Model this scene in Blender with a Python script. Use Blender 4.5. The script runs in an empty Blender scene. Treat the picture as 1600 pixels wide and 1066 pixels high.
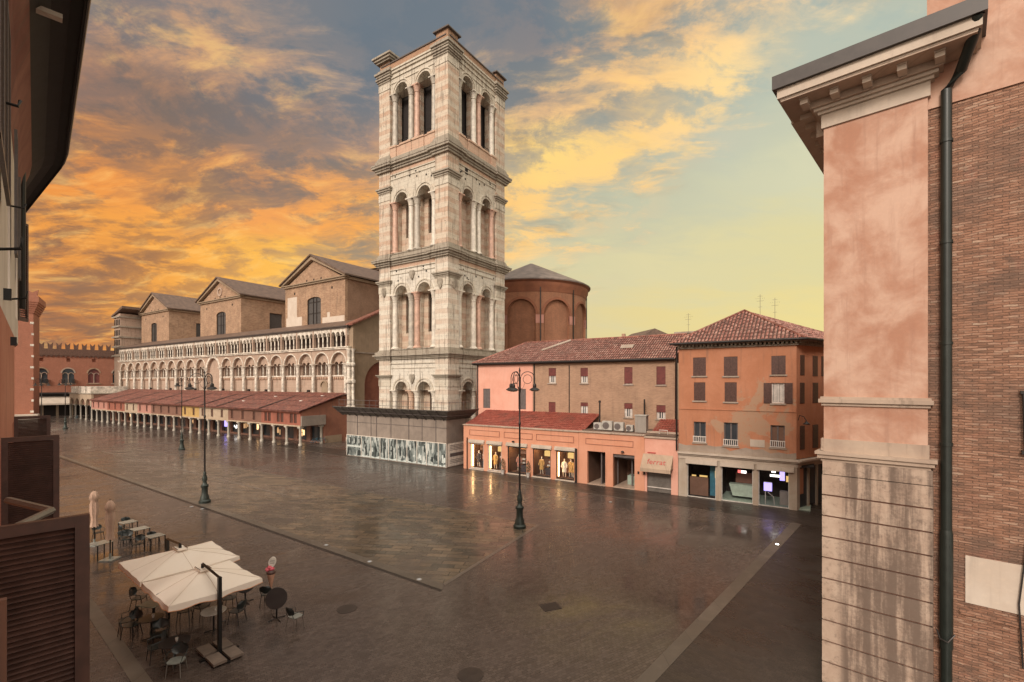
import bpy, bmesh, math, random
from mathutils import Matrix, Vector
R = math.radians
random.seed(7)
SC = bpy.context.scene
COL = SC.collection
K = 10 / 8.5            # everything is drawn at 0.85 scale and enlarged to metres at the end

# ------------------------------------------------------------------ camera
cd = bpy.data.cameras.new('camera'); cam = bpy.data.objects.new('camera', cd); COL.objects.link(cam)
cam.location = (0, 0, 8.5); cam.rotation_euler = (R(90), 0, 0)
cd.sensor_width = 36; cd.lens = 36 * 745 / 1600; cd.shift_y = 65 / 1600
cd.clip_start = 0.1; cd.clip_end = 3000
SC.camera = cam

# ------------------------------------------------------------------ node helpers
def lin(c):
    return tuple(((v / 255) / 12.92 if v / 255 <= .04045 else ((v / 255 + .055) / 1.055) ** 2.4) for v in c) + (1,)

class NT:
    def __init__(s, nt): s.nt = nt; s.n = nt.nodes; s.l = nt.links
    def set(s, sock, v):
        if v is None: return
        if isinstance(v, bpy.types.NodeSocket): s.l.new(v, sock)
        else: sock.default_value = v
    def node(s, t, ins=None, **kw):
        nd = s.n.new(t)
        for k, v in kw.items(): setattr(nd, k, v)
        for k, v in (ins or {}).items(): s.set(nd.inputs[k], v)
        return nd
    def m(s, op, a, b=None, c=None, clamp=False):
        nd = s.n.new('ShaderNodeMath'); nd.operation = op; nd.use_clamp = clamp
        for i, v in enumerate((a, b, c)): s.set(nd.inputs[i], v)
        return nd.outputs[0]
    def vm(s, op, a, b=None):
        nd = s.n.new('ShaderNodeVectorMath'); nd.operation = op
        s.set(nd.inputs[0], a)
        if b is not None: s.set(nd.inputs[1], b)
        return nd.outputs[0]
    def mix(s, f, a, b, mode='MIX'):
        nd = s.n.new('ShaderNodeMix'); nd.data_type = 'RGBA'; nd.blend_type = mode
        s.set(nd.inputs[0], f); s.set(nd.inputs[6], a); s.set(nd.inputs[7], b)
        return nd.outputs[2]
    def ramp(s, f, stops, mode='LINEAR'):
        nd = s.n.new('ShaderNodeValToRGB'); s.set(nd.inputs[0], f); cr = nd.color_ramp; cr.interpolation = mode
        while len(cr.elements) < len(stops): cr.elements.new(.5)
        for e, (p, c) in zip(cr.elements, stops):
            e.position = p; e.color = c if len(c) == 4 else tuple(c) + (1,)
        return nd.outputs[0]
    def framp(s, f, a, b):   # smooth 0..1 between a and b
        nd = s.n.new('ShaderNodeMapRange'); nd.interpolation_type = 'SMOOTHSTEP'
        s.set(nd.inputs[0], f); nd.inputs[1].default_value = a; nd.inputs[2].default_value = b
        return nd.outputs[0]
    def comb(s, x, y, z):
        nd = s.n.new('ShaderNodeCombineXYZ')
        for i, v in enumerate((x, y, z)): s.set(nd.inputs[i], v)
        return nd.outputs[0]
    def noise(s, vec, scale, detail=4, rough=.55, dist=0, col=False):
        nd = s.n.new('ShaderNodeTexNoise'); s.set(nd.inputs['Vector'], vec)
        nd.inputs['Scale'].default_value = scale; nd.inputs['Detail'].default_value = detail
        nd.inputs['Roughness'].default_value = rough; nd.inputs['Distortion'].default_value = dist
        return nd.outputs[1 if col else 0]

# ------------------------------------------------------------------ world: sunset sky
w = bpy.data.worlds.new('World'); SC.world = w; w.use_nodes = True
t = NT(w.node_tree); t.n.clear()
d = t.node('ShaderNodeTexCoord').outputs['Generated']
sx = t.node('ShaderNodeSeparateXYZ', {0: d}); dx, dy, dz = sx.outputs
az = t.m('ARCTAN2', dx, dy)                                    # 0 = ahead, + = right
hor = t.m('SQRT', t.m('ADD', t.m('MULTIPLY', dx, dx), t.m('MULTIPLY', dy, dy)))
el = t.m('DIVIDE', dz, t.m('MAXIMUM', hor, .05))
# cloud-deck coordinates
zz = t.m('ADD', t.m('MAXIMUM', dz, 0), .22)
deck = t.comb(t.m('DIVIDE', dx, zz), t.m('DIVIDE', dy, zz), 0)
wv = t.noise(deck, 1.1, 3, .6, 0, True)
def vscale(v, k):
    nd = t.node('ShaderNodeVectorMath', {0: v}, operation='SCALE'); nd.inputs['Scale'].default_value = k; return nd.outputs[0]
deckw = t.vm('ADD', deck, vscale(t.vm('SUBTRACT', wv, (.5, .5, .5)), .42))
rot = t.node('ShaderNodeMapping', {'Vector': deckw}); rot.inputs['Rotation'].default_value = (0, 0, R(35)); rot.inputs['Scale'].default_value = (.75, 1.35, 1)
n1 = t.noise(rot.outputs[0], 2.3, 10, .60, .12)
n2 = t.noise(rot.outputs[0], 7.5, 8, .64, .25)
n3 = t.noise(deckw, .8, 4, .5)
# jitter the direction lookup a little so the colour fields have cloud-like borders
jit = t.m('MULTIPLY', t.m('SUBTRACT', n1, .5), .30)
azj = t.m('ADD', az, t.m('MULTIPLY', t.m('SUBTRACT', n3, .5), .30))
elj = t.m('ADD', el, jit)
AZ0, AZ1 = -60., 50.
def upos(px): return (math.degrees(math.atan((px - 800) / 745)) - AZ0) / (AZ1 - AZ0)
u = t.m('DIVIDE', t.m('SUBTRACT', azj, R(AZ0)), R(AZ1 - AZ0), clamp=True)
ROWS = [.10, .23, .36, .48, .60, .74]       # tan of elevation
def field(rows, j=True):
    out = None
    for i, row in enumerate(rows):
        c = t.ramp(u, [(upos(px), lin(c) if len(c) == 3 else c) for px, c in row])
        if out is None: out = c
        else: out = t.mix(t.framp(elj if j else el, ROWS[i - 1], ROWS[i]), out, c)
    return out
lit = field([
 [(60,(204,130,73)),(250,(230,159,77)),(430,(243,179,91)),(560,(241,181,104)),(850,(221,202,161)),(1000,(215,200,161)),(1270,(222,205,162))],
 [(60,(233,154,73)),(250,(244,170,78)),(430,(246,187,87)),(560,(245,173,86)),(850,(245,207,145)),(1000,(203,198,172)),(1270,(210,202,167))],
 [(60,(229,144,72)),(250,(241,160,81)),(430,(237,160,89)),(560,(244,167,85)),(850,(247,202,129)),(1000,(243,202,147)),(1270,(190,196,178))],
 [(100,(183,130,99)),(280,(193,138,100)),(430,(198,146,108)),(560,(208,156,118)),(850,(248,210,128)),(1000,(248,206,133)),(1150,(239,207,158)),(1270,(199,200,179))],
 [(100,(200,153,119)),(300,(205,157,116)),(450,(200,159,126)),(560,(200,166,140)),(850,(228,183,134)),(1000,(248,202,136)),(1150,(248,214,150)),(1270,(245,217,167))],
 [(100,(230,173,116)),(300,(190,151,122)),(560,(148,140,136)),(850,(190,153,127)),(1000,(233,185,130)),(1150,(245,202,145)),(1270,(248,210,159))],
])
dark = field([
 [(60,(142,104,80)),(250,(168,122,84)),(430,(196,158,110)),(560,(200,165,120)),(850,(216,202,154)),(1000,(224,206,146)),(1270,(230,212,146))],
 [(60,(138,104,82)),(250,(172,122,80)),(430,(182,146,106)),(560,(156,140,118)),(850,(206,200,162)),(1000,(216,206,161)),(1270,(218,208,156))],
 [(60,(130,106,92)),(250,(144,112,92)),(430,(132,114,104)),(560,(142,124,108)),(850,(176,176,156)),(1000,(192,192,165)),(1270,(208,206,173))],
 [(100,(118,106,102)),(280,(118,106,100)),(430,(122,115,114)),(560,(128,122,120)),(850,(152,148,138)),(1000,(172,174,159)),(1150,(188,192,173)),(1270,(194,196,171))],
 [(100,(116,112,114)),(300,(112,113,118)),(450,(110,117,124)),(560,(108,117,126)),(850,(124,127,128)),(1000,(148,152,145)),(1150,(164,174,165)),(1270,(174,184,171))],
 [(100,(120,118,122)),(300,(112,118,124)),(560,(106,117,127)),(850,(112,120,128)),(1000,(130,138,137)),(1150,(142,156,155)),(1270,(150,166,163))],
])
g = lambda v: (v, v, v, 1)
cov = field([
 [(60,g(.52)),(250,g(.66)),(430,g(.72)),(560,g(.55)),(850,g(.3)),(1000,g(.0)),(1270,g(.0))],
 [(60,g(.60)),(250,g(.72)),(430,g(.74)),(560,g(.48)),(850,g(.55)),(1000,g(.05)),(1270,g(.0))],
 [(60,g(.58)),(250,g(.44)),(430,g(.50)),(560,g(.60)),(850,g(.66)),(1000,g(.40)),(1100,g(.05)),(1270,g(.08))],
 [(100,g(.40)),(280,g(.38)),(430,g(.36)),(560,g(.40)),(850,g(.70)),(1000,g(.66)),(1130,g(.30)),(1270,g(.16))],
 [(100,g(.44)),(300,g(.46)),(450,g(.44)),(560,g(.34)),(850,g(.42)),(1000,g(.58)),(1150,g(.60)),(1270,g(.24))],
 [(100,g(.58)),(300,g(.42)),(560,g(.24)),(850,g(.34)),(1000,g(.48)),(1150,g(.56)),(1270,g(.46))],
])
covv = t.node('ShaderNodeSeparateColor', {0: cov}).outputs[0]
rot2 = t.node('ShaderNodeMapping', {'Vector': deckw}); rot2.inputs['Rotation'].default_value = (0, 0, R(-38)); rot2.inputs['Scale'].default_value = (.6, 2.6, 1)
n4 = t.noise(rot2.outputs[0], 5.5, 8, .65, .2)
puff = t.noise(deckw, 5.0, 10, .66, .0)
nn = t.m('ADD', t.m('MULTIPLY', n1, .62), t.m('MULTIPLY', n2, .38))
nn = t.m('ADD', nn, t.m('ADD', t.m('MULTIPLY', t.m('SUBTRACT', n4, .5), .32), t.m('MULTIPLY', t.m('SUBTRACT', puff, .5), .36)))
dens = t.framp(t.m('ADD', nn, t.m('MULTIPLY', t.m('SUBTRACT', covv, .5), .60)), .40, .63)
# light on the cloud bodies: compare the density with the density a little further towards the low sun
def off(v, o): return t.vm('ADD', v, o)
pb = t.noise(off(deckw, (.05, .09, 0)), 5.0, 10, .66, .0)
nb = t.noise(off(rot.outputs[0], (-.02, .10, 0)), 2.3, 10, .60, .12)
relief = t.m('ADD', t.m('MULTIPLY', t.m('SUBTRACT', puff, pb), 1.3), t.m('MULTIPLY', t.m('SUBTRACT', n1, nb), 1.6))
shade_ = t.framp(relief, -.16, .10)
body = t.mix(t.m('MULTIPLY', t.m('SUBTRACT', 1, shade_), t.m('MULTIPLY', t.framp(covv, .05, .45), .62)), lit, dark)
grey = t.mix(t.m('MULTIPLY', shade_, t.m('MULTIPLY', t.framp(covv, .1, .45), .22)), dark, lit)
clouds = t.mix(dens, grey, body)
# brightest fringes
fr = t.m('MULTIPLY', t.framp(n2, .48, .70), t.m('MULTIPLY', dens, .34))
clouds = t.mix(fr, clouds, (1.0, .66, .22, 1))
sh = t.m('MULTIPLY', t.framp(t.noise(rot.outputs[0], 3.2, 7, .6, .5), .52, .72), t.m('MULTIPLY', t.framp(covv, .15, .5), .35))
clouds = t.mix(sh, clouds, (.25, .165, .115, 1))
# physical daylight sky for the half of the sky behind the camera, mixed with an added bright overcast to light the square
sky = t.node('ShaderNodeTexSky'); sky.sky_type = 'NISHITA'; sky.sun_disc = False
SUN_EL, SUN_ROT = 32., 205.
sky.sun_elevation = R(SUN_EL); sky.sun_rotation = R(SUN_ROT); sky.dust_density = 4; sky.air_density = 1.2
skyc = t.mix(1, sky.outputs[0], (.125, .108, .10, 1), 'MULTIPLY')
back = t.framp(dy, .12, -.45)
overcast = t.mix(t.framp(nn, .3, .7), (1.35, 1.19, 1.02, 1), (2.1, 1.84, 1.56, 1))
behind = t.mix(.75, skyc, overcast)
total = t.mix(back, clouds, behind)
high = t.framp(el, 1.0, 2.4)
total = t.mix(t.m('MULTIPLY', high, .85), total, (1.85, 1.70, 1.50, 1))  # unseen zenith brightened to light the ground and canopies
bg = t.node('ShaderNodeBackground', {'Color': total, 'Strength': 1.0})
t.l.new(bg.outputs[0], t.node('ShaderNodeOutputWorld').inputs[0])
w.cycles.sampling_method = 'AUTOMATIC'

# ------------------------------------------------------------------ sun (veiled, behind the camera)
sd = bpy.data.lights.new('sun', 'SUN'); sd.energy = 2.0; sd.angle = R(14); sd.color = (1, .90, .80)
sun = bpy.data.objects.new('sun', sd); COL.objects.link(sun)
a_ = R(SUN_ROT); e_ = R(SUN_EL)
sv = Vector((math.sin(a_) * math.cos(e_), math.cos(a_) * math.cos(e_), math.sin(e_)))
sun.rotation_euler = sv.to_track_quat('Z', 'Y').to_euler()

SC.view_settings.view_transform = 'Standard'; SC.view_settings.look = 'None'
SC.view_settings.exposure = 0.12; SC.view_settings.gamma = 1; SC.view_settings.use_curve_mapping = False
SC.render.engine = 'CYCLES'

# ------------------------------------------------------------------ materials
def newmat(name):
    m = bpy.data.materials.new(name); m.use_nodes = True
    t = NT(m.node_tree); t.n.clear()
    bs = t.node('ShaderNodeBsdfPrincipled'); o = t.node('ShaderNodeOutputMaterial')
    t.l.new(bs.outputs[0], o.inputs[0])
    return m, t, bs
def objco(t): return t.node('ShaderNodeTexCoord').outputs['Object']
def wallco(t, o):   # (x+y, z) works for every axis-aligned wall
    s = t.node('ShaderNodeSeparateXYZ', {0: o}).outputs
    return t.comb(t.m('ADD', s[0], s[1]), s[2], 0), s
def bump(t, bs, h, strength, dist=.02):
    b = t.node('ShaderNodeBump', {'Height': h, 'Strength': strength, 'Distance': dist}); t.l.new(b.outputs[0], bs.inputs['Normal'])

def simple(name, c, rough=.6, metal=0, var=.15, spec=None, scale=3, em=None, es=0):
    m, t, bs = newmat(name); o = objco(t)
    n = t.noise(o, scale, 5, .6)
    c = tuple(c) + (1,)
    t.set(bs.inputs['Base Color'], t.mix(t.framp(n, .3, .7), tuple(v * (1 - var) for v in c[:3]) + (1,), tuple(min(1, v * (1 + var)) for v in c[:3]) + (1,)))
    t.set(bs.inputs['Roughness'], t.m('ADD', rough - .08, t.m('MULTIPLY', n, .16)))
    bs.inputs['Metallic'].default_value = metal
    if em: bs.inputs['Emission Color'].default_value = tuple(em) + (1,); bs.inputs['Emission Strength'].default_value = es
    return m

def plaster(name, c, c2, stain=(.12, .09, .07), st=.35, rough=.85, scale=1., peel=None, peel_amt=.5, patch=None):
    m, t, bs = newmat(name); o = objco(t); wc, s = wallco(t, o)
    n = t.noise(o, .55 * scale, 6, .62, .4); f = t.noise(o, 7 * scale, 5, .6)
    base = t.mix(t.framp(n, .32, .68), tuple(c) + (1,), tuple(c2) + (1,))
    streak = t.noise(t.vm('MULTIPLY', wc, (2.2, .16, 1)), 1.6 * scale, 6, .6)
    base = t.mix(t.m('MULTIPLY', t.framp(streak, .52, .78), st), base, tuple(stain) + (1,))
    base = t.mix(t.m('MULTIPLY', t.m('SUBTRACT', f, .5), .45), base, (.9, .8, .7, 1), 'OVERLAY')
    if peel:
        pn = t.noise(o, .42 * scale, 7, .65, .5)
        if patch:      # the render has come away mostly in one place
            px_, pz_, rx, rz = [v*K for v in patch]
            d_ = t.m('ADD', t.m('POWER', t.m('DIVIDE', t.m('SUBTRACT', s[0], px_), rx), 2), t.m('POWER', t.m('DIVIDE', t.m('SUBTRACT', s[2], pz_), rz), 2))
            pn = t.m('SUBTRACT', t.m('ADD', pn, .12), t.m('MULTIPLY', d_, .10))
        base = t.mix(t.m('MULTIPLY', t.framp(pn, peel_amt, peel_amt + .05), t.framp(t.noise(o, 3.5, 6, .7), .25, .5)), base, tuple(peel) + (1,))
    t.set(bs.inputs['Base Color'], base); bs.inputs['Roughness'].default_value = rough
    bump(t, bs, f, .25, .01)
    return m

def brick(name, c1, c2, mortar, bw=.27, bh=.075, var=.35, stain=.3, rough=.85, bs_=.6, light=None):
    m, t, bs = newmat(name); o = objco(t); wc, s = wallco(t, o)
    jw = t.vm('ADD', wc, t.vm('MULTIPLY', t.noise(wc, 3.0, 3, .6, 0, True), (.02, .02, 0)))
    b = t.node('ShaderNodeTexBrick', {'Vector': jw}); b.offset = .5
    b.inputs['Scale'].default_value = 1; b.inputs['Brick Width'].default_value = bw; b.inputs['Row Height'].default_value = bh
    b.inputs['Mortar Size'].default_value = .009; b.inputs['Mortar Smooth'].default_value = .3; b.inputs['Bias'].default_value = -.1
    b.inputs['Color1'].default_value = tuple(c1) + (1,); b.inputs['Color2'].default_value = tuple(c2) + (1,); b.inputs['Mortar'].default_value = tuple(mortar) + (1,)
    n = t.noise(o, .6, 6, .6, .3); f = t.noise(t.vm('MULTIPLY', wc, (1, 3, 1)), 5, 6, .7)
    base = t.mix(t.m('MULTIPLY', t.framp(n, .35, .7), var), b.outputs[0], tuple(v * .45 for v in c1) + (1,))
    base = t.mix(t.m('MULTIPLY', t.framp(f, .55, .75), .4), base, tuple(light or mortar) + (1,))
    streak = t.noise(t.vm('MULTIPLY', wc, (1.6, .14, 1)), 1.2, 5, .6)
    base = t.mix(t.m('MULTIPLY', t.framp(streak, .5, .8), stain), base, (.07, .05, .04, 1))
    t.set(bs.inputs['Base Color'], base); bs.inputs['Roughness'].default_value = rough
    h = t.m('ADD', t.m('MULTIPLY', b.outputs[1], -.8), t.m('MULTIPLY', f, .9))
    bump(t, bs, h, bs_, .02)
    return m

def stone(name, white, pink, period, bands=True, dirt=.45, mixb=.75, blk=(1.0, .5)):
    m, t, bs = newmat(name); o = objco(t); wc, s = wallco(t, o)
    n = t.noise(o, .8, 6, .65, .5); f = t.noise(o, 9, 5, .65)
    b = t.node('ShaderNodeTexBrick', {'Vector': wc}); b.offset = .5
    b.inputs['Scale'].default_value = 1; b.inputs['Brick Width'].default_value = blk[0]; b.inputs['Row Height'].default_value = blk[1]
    b.inputs['Mortar Size'].default_value = .012; b.inputs['Mortar Smooth'].default_value = .2
    b.inputs['Color1'].default_value = (0, 0, 0, 1); b.inputs['Color2'].default_value = (1, 1, 1, 1); b.inputs['Mortar'].default_value = (.5, .5, .5, 1)
    cell = t.node('ShaderNodeSeparateColor', {0: b.outputs[0]}).outputs[0]
    zz = t.m('ADD', s[2], t.m('MULTIPLY', t.m('SUBTRACT', n, .5), .10))
    fr = t.m('FRACT', t.m('DIVIDE', zz, period))
    band = t.m('MULTIPLY', t.m('GREATER_THAN', fr, .52), mixb) if bands else 0.0
    amt = t.m('ADD', band, t.m('MULTIPLY', t.m('SUBTRACT', cell, .5), .45 if bands else .6))
    amt = t.m('ADD', amt, t.m('MULTIPLY', t.m('SUBTRACT', n, .5), .8 if bands else .5), clamp=True)
    base = t.mix(amt, tuple(white) + (1,), tuple(pink) + (1,))
    base = t.mix(t.m('MULTIPLY', b.outputs[1], .5), base, (.12, .09, .07, 1))
    streak = t.noise(t.vm('MULTIPLY', wc, (2.6, .22, 1)), 1.1, 6, .65)
    base = t.mix(t.m('MULTIPLY', t.framp(streak, .52, .62), dirt*.8), base, (.17, .135, .105, 1))
    base = t.mix(t.m('MULTIPLY', t.framp(t.noise(o, 3.4, 9, .75, .6), .55, .66), dirt), base, (.10, .08, .062, 1))
    t.set(bs.inputs['Base Color'], base); bs.inputs['Roughness'].default_value = .8
    bump(t, bs, t.m('ADD', f, t.m('MULTIPLY', b.outputs[1], -.6)), .4, .02)
    return m

def tiles(name, c1, c2, c3):
    m, t, bs = newmat(name); o = objco(t)
    v = t.node('ShaderNodeTexVoronoi', {'Vector': t.vm('MULTIPLY', o, (4.2, 3.0, 3.0))}); v.inputs['Scale'].default_value = 1
    cs = t.node('ShaderNodeSeparateColor', {0: v.outputs['Color']}).outputs[0]
    base = t.ramp(cs, [(0, c1), (.5, c2), (1, c3)])
    n = t.noise(o, .7, 6, .65, .5)
    base = t.mix(t.m('MULTIPLY', t.framp(n, .45, .72), .55), base, (.07, .045, .035, 1))
    base = t.mix(t.m('MULTIPLY', t.framp(t.noise(o, 5, 5, .7), .60, .75), .35), base, (.30, .24, .19, 1))
    t.set(bs.inputs['Base Color'], base); bs.inputs['Roughness'].default_value = .5
    bump(t, bs, t.noise(o, 14, 4, .6), .3, .02)
    return m

def wetground(name, c1, c2, joint, bw, bh, r0, r1, ang=0., bst=.25, js=.012, dark=.0, puddle=.5, smooth=False, patch=False):
    m, t, bs = newmat(name)
    geo = t.node('ShaderNodeNewGeometry').outputs['Position']
    mp = t.node('ShaderNodeMapping', {'Vector': geo}); mp.inputs['Rotation'].default_value = (0, 0, R(ang))
    o = mp.outputs[0]
    b = t.node('ShaderNodeTexBrick', {'Vector': t.vm('ADD', o, t.vm('MULTIPLY', t.noise(o, 1.2, 3, .6, 0, True), (.03, .03, 0) if smooth else (.10, .06, 0)))}); b.offset = .37; b.offset_frequency = 2
    b.inputs['Scale'].default_value = 1; b.inputs['Brick Width'].default_value = bw; b.inputs['Row Height'].default_value = bh
    b.inputs['Mortar Size'].default_value = js; b.inputs['Mortar Smooth'].default_value = .4
    b.inputs['Color1'].default_value = tuple(c1) + (1,); b.inputs['Color2'].default_value = tuple(c2) + (1,); b.inputs['Mortar'].default_value = tuple(joint) + (1,)
    n = t.noise(o, .12, 6, .6, .4); n2 = t.noise(o, 1.4, 6, .65)
    base = t.mix(t.m('MULTIPLY', t.framp(n, .35, .7), .45 if not smooth else .25), b.outputs[0], tuple(v * .5 for v in c1) + (1,))
    base = t.mix(t.m('MULTIPLY', t.framp(n2, .5, .8), .3), base, tuple(min(1, v * 1.7) for v in c2) + (1,))
    wet = t.framp(t.m('ADD', t.m('MULTIPLY', n, puddle), t.m('MULTIPLY', t.noise(t.vm('MULTIPLY', o, (1, 2.6, 1)), .35, 7, .65, .6), 1 - puddle)), .38, .62)
    if patch:   # worn brown slabs lie mostly towards the near corner of the field
        sxyz = t.node('ShaderNodeSeparateXYZ', {0: geo}).outputs
        near = t.framp(t.m('ADD', sxyz[0], t.m('MULTIPLY', n2, 14)), -38, -8)
        pt = t.m('MULTIPLY', near, t.framp(t.noise(o, .16, 6, .7, .8), .36, .52))
        base = t.mix(t.m('ADD', .10, t.m('MULTIPLY', pt, .88)), (.088, .070, .058, 1), base)
    t.set(bs.inputs['Base Color'], base)
    t.set(bs.inputs['Roughness'], t.m('ADD', r0, t.m('MULTIPLY', t.m('SUBTRACT', 1, wet), r1 - r0)))
    bs.inputs['IOR'].default_value = 1.4
    h = t.m('ADD', t.m('MULTIPLY', b.outputs[1], -1), t.m('ADD', t.m('MULTIPLY', n2, .7), t.m('MULTIPLY', t.noise(o, 9, 3, .6), .5)))
    bump(t, bs, h, bst, .01)
    return m

def glassm(name, c=(.03, .035, .04), rough=.08):
    m, t, bs = newmat(name); o = objco(t)
    n = t.noise(o, .8, 3, .5)
    t.set(bs.inputs['Base Color'], t.mix(n, tuple(c) + (1,), tuple(v * 2.2 for v in c) + (1,))); bs.inputs['Roughness'].default_value = rough
    return m

def clearglass(name):
    m, t, bs = newmat(name)
    tr = t.node('ShaderNodeBsdfTransparent'); gl = t.node('ShaderNodeBsdfGlossy', {'Roughness': .03})
    fz = t.node('ShaderNodeFresnel', {'IOR': 1.4})
    mx = t.node('ShaderNodeMixShader', {0: fz.outputs[0]}); t.l.new(tr.outputs[0], mx.inputs[1]); t.l.new(gl.outputs[0], mx.inputs[2])
    t.l.new(mx.outputs[0], [q for q in t.n if q.bl_idname == 'ShaderNodeOutputMaterial'][0].inputs[0]); t.n.remove(bs)
    return m

def emis(name, c, s):
    m, t, bs = newmat(name); bs.inputs['Base Color'].default_value = (.02, .02, .02, 1)
    bs.inputs['Emission Color'].default_value = tuple(c) + (1,); bs.inputs['Emission Strength'].default_value = s
    return m

M = {}
WHITE = (.60, .53, .44); PINK = (.50, .29, .20)
M['band'] = stone('banded_stone', (.56, .48, .38), (.45, .28, .19), 1.30, dirt=.75, mixb=.55)
M['band2'] = stone('faded_banded_stone', (.62, .57, .48), (.52, .40, .31), 1.30, dirt=.7, mixb=.6)
M['pale'] = stone('pale_stone', (.56, .51, .42), (.47, .37, .28), 1, False, dirt=.8)
M['palest'] = stone('white_stone', (.63, .59, .51), (.53, .45, .36), 1, False, dirt=.85)
M['pinkstone'] = stone('pink_stone', (.52, .36, .26), (.46, .24, .16), 1, False, dirt=.3)
M['niche'] = stone('banded_niche', (.52, .42, .32), (.44, .28, .20), 1.5, dirt=.5, mixb=.6)
M['colw'] = simple('white_marble', (.60, .55, .47), .5, var=.18, scale=2)
M['colg'] = simple('grey_marble', (.42, .38, .32), .5, var=.2, scale=2)
M['colp'] = simple('rose_marble', (.50, .32, .24), .5, var=.2, scale=2)
M['cornice'] = stone('weathered_cornice', (.34, .30, .24), (.20, .155, .12), 1, False, dirt=.9)
M['copp'] = simple('dark_lead_cap', (.10, .08, .07), .6)
M['brickt'] = brick('parapet_brick', (.42, .24, .14), (.34, .18, .11), (.40, .32, .24))
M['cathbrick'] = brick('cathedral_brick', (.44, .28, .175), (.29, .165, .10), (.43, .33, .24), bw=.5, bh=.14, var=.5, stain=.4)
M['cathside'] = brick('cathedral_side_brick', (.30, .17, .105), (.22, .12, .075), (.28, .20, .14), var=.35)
M['cathstone'] = stone('cathedral_stone', (.43, .315, .24), (.36, .215, .155), 1, False, dirt=.5)
M['cathwhite'] = simple('cathedral_white_marble', (.60, .54, .46), .6, var=.38, scale=1.5)
M['galback'] = plaster('gallery_back_wall', (.035, .022, .018), (.10, .055, .04))  # near-black colour stands in for the shade deep in the gallery
M['lightback'] = plaster('arcade_back_wall', (.03, .022, .018), (.09, .055, .04))  # shade behind the small arches is put into this near-black colour
M['redplaster'] = plaster('red_plaster', (.20, .07, .045), (.28, .105, .065))
M['greywall'] = plaster('grey_brown_wall', (.26, .19, .125), (.32, .235, .16))
M['apse'] = brick('apse_brick', (.34, .145, .075), (.25, .10, .052), (.28, .16, .10), var=.4, stain=.3)
M['apserib'] = plaster('apse_rib', (.20, .075, .04), (.26, .10, .05))
M['roofcath'] = simple('dark_slate_roof', (.125, .080, .058), .6, var=.3, scale=1.2)
M['rooftile'] = tiles('roof_tiles', (.13, .045, .03, 1), (.22, .075, .05, 1), (.30, .13, .09, 1))
M['rooftile2'] = tiles('roof_tiles_pale', (.16, .058, .043, 1), (.30, .115, .085, 1), (.42, .24, .19, 1))
M['roofport'] = tiles('portico_roof_tiles', (.09, .032, .025, 1), (.17, .055, .04, 1), (.24, .095, .065, 1))
M['rooflow'] = tiles('low_roof_tiles', (.22, .05, .035, 1), (.28, .065, .045, 1), (.33, .10, .07, 1))
M['apseroof'] = simple('apse_roof_sheets', (.17, .135, .115), .55, var=.3, scale=.8)
M['pinkpl'] = plaster('salmon_plaster', (.58, .26, .155), (.64, .31, .20), st=.3)
M['pinkpl2'] = plaster('salmon_wall_plaster', (.65, .32, .235), (.71, .38, .29), st=.22)
M['midbrick'] = brick('house_brick', (.44, .27, .175), (.33, .195, .125), (.44, .33, .24), var=.3, stain=.25, light=(.46,.36,.27))
M['orange'] = plaster('orange_plaster', (.40, .165, .085), (.46, .205, .115), st=.45, peel=(.38, .235, .15), peel_amt=.55, patch=(5.0, 6.2, 2.1, 2.9))
M['greyband'] = plaster('grey_render', (.36, .30, .25), (.28, .22, .17), st=.4)
M['pillarpl'] = plaster('pillar_stone', (.44, .38, .31), (.36, .28, .21), st=.45)
M['townhall'] = brick('town_hall_brick', (.40, .145, .085), (.31, .11, .065), (.34, .17, .11), var=.2, stain=.2)
M['darkbrick'] = simple('dark_brick_battlement', (.13, .07, .05), .9, var=.25)
M['shutred'] = simple('oxblood_shutter_paint', (.15, .035, .03), .5, var=.2)
M['shutbrown'] = simple('brown_shutter_paint', (.085, .040, .030), .45, var=.25, scale=6)
M['shutgrey'] = simple('grey_shutter', (.12, .10, .095), .5)
M['louvre'] = simple('dark_louvre', (.07, .065, .062), .5)
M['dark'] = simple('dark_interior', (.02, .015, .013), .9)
M['iron'] = simple('cast_iron', (.035, .030, .028), .42, metal=.5)
M['greeniron'] = simple('green_cast_iron', (.038, .048, .042), .4, metal=.4)
M['ironlight'] = simple('lantern_glass', (.45, .42, .38), .3)
M['glass'] = glassm('window_glass')
M['curtain'] = simple('white_curtain', (.55, .5, .45), .8)
M['whitepaint'] = simple('white_window_paint', (.6, .55, .5), .5)
M['clear'] = clearglass('shop_glass')
M['pinkright'] = plaster('rose_lime_plaster', (.40, .205, .135), (.56, .375, .285), stain=(.30, .155, .11), st=.45, scale=1.5)
M['creamstone'] = plaster('cream_trim_stone', (.46, .36, .28), (.36, .27, .21), st=.75)
M['whitetrim'] = plaster('white_eaves_trim', (.54, .46, .38), (.44, .37, .30), st=.3)
M['rustic0'] = plaster('stained_stone_courses', (.46, .37, .29), (.33, .245, .19), stain=(.10, .068, .05), st=1.0, scale=.8)
M['rightbrick0'] = brick('long_thin_brick', (.29, .155, .105), (.15, .085, .06), (.24, .175, .135), bw=.30, bh=.064, var=.6, stain=.3, bs_=1., light=(.42, .29, .22))
M['gutter'] = simple('lead_gutter', (.055, .046, .042), .45)
M['pipe'] = simple('green_downpipe', (.014, .019, .016), .4)
M['patch'] = plaster('white_render_patch', (.60, .52, .44), (.52, .43, .35), st=.2)
M['leftwall'] = plaster('ochre_red_plaster', (.46, .17, .105), (.56, .24, .155), st=.35)
M['leftpale'] = plaster('pale_render', (.74, .66, .58), (.62, .54, .46), st=.35)
M['soffit'] = plaster('peeling_red_soffit', (.17, .055, .045), (.30, .13, .10), st=.6, scale=.8)
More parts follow.
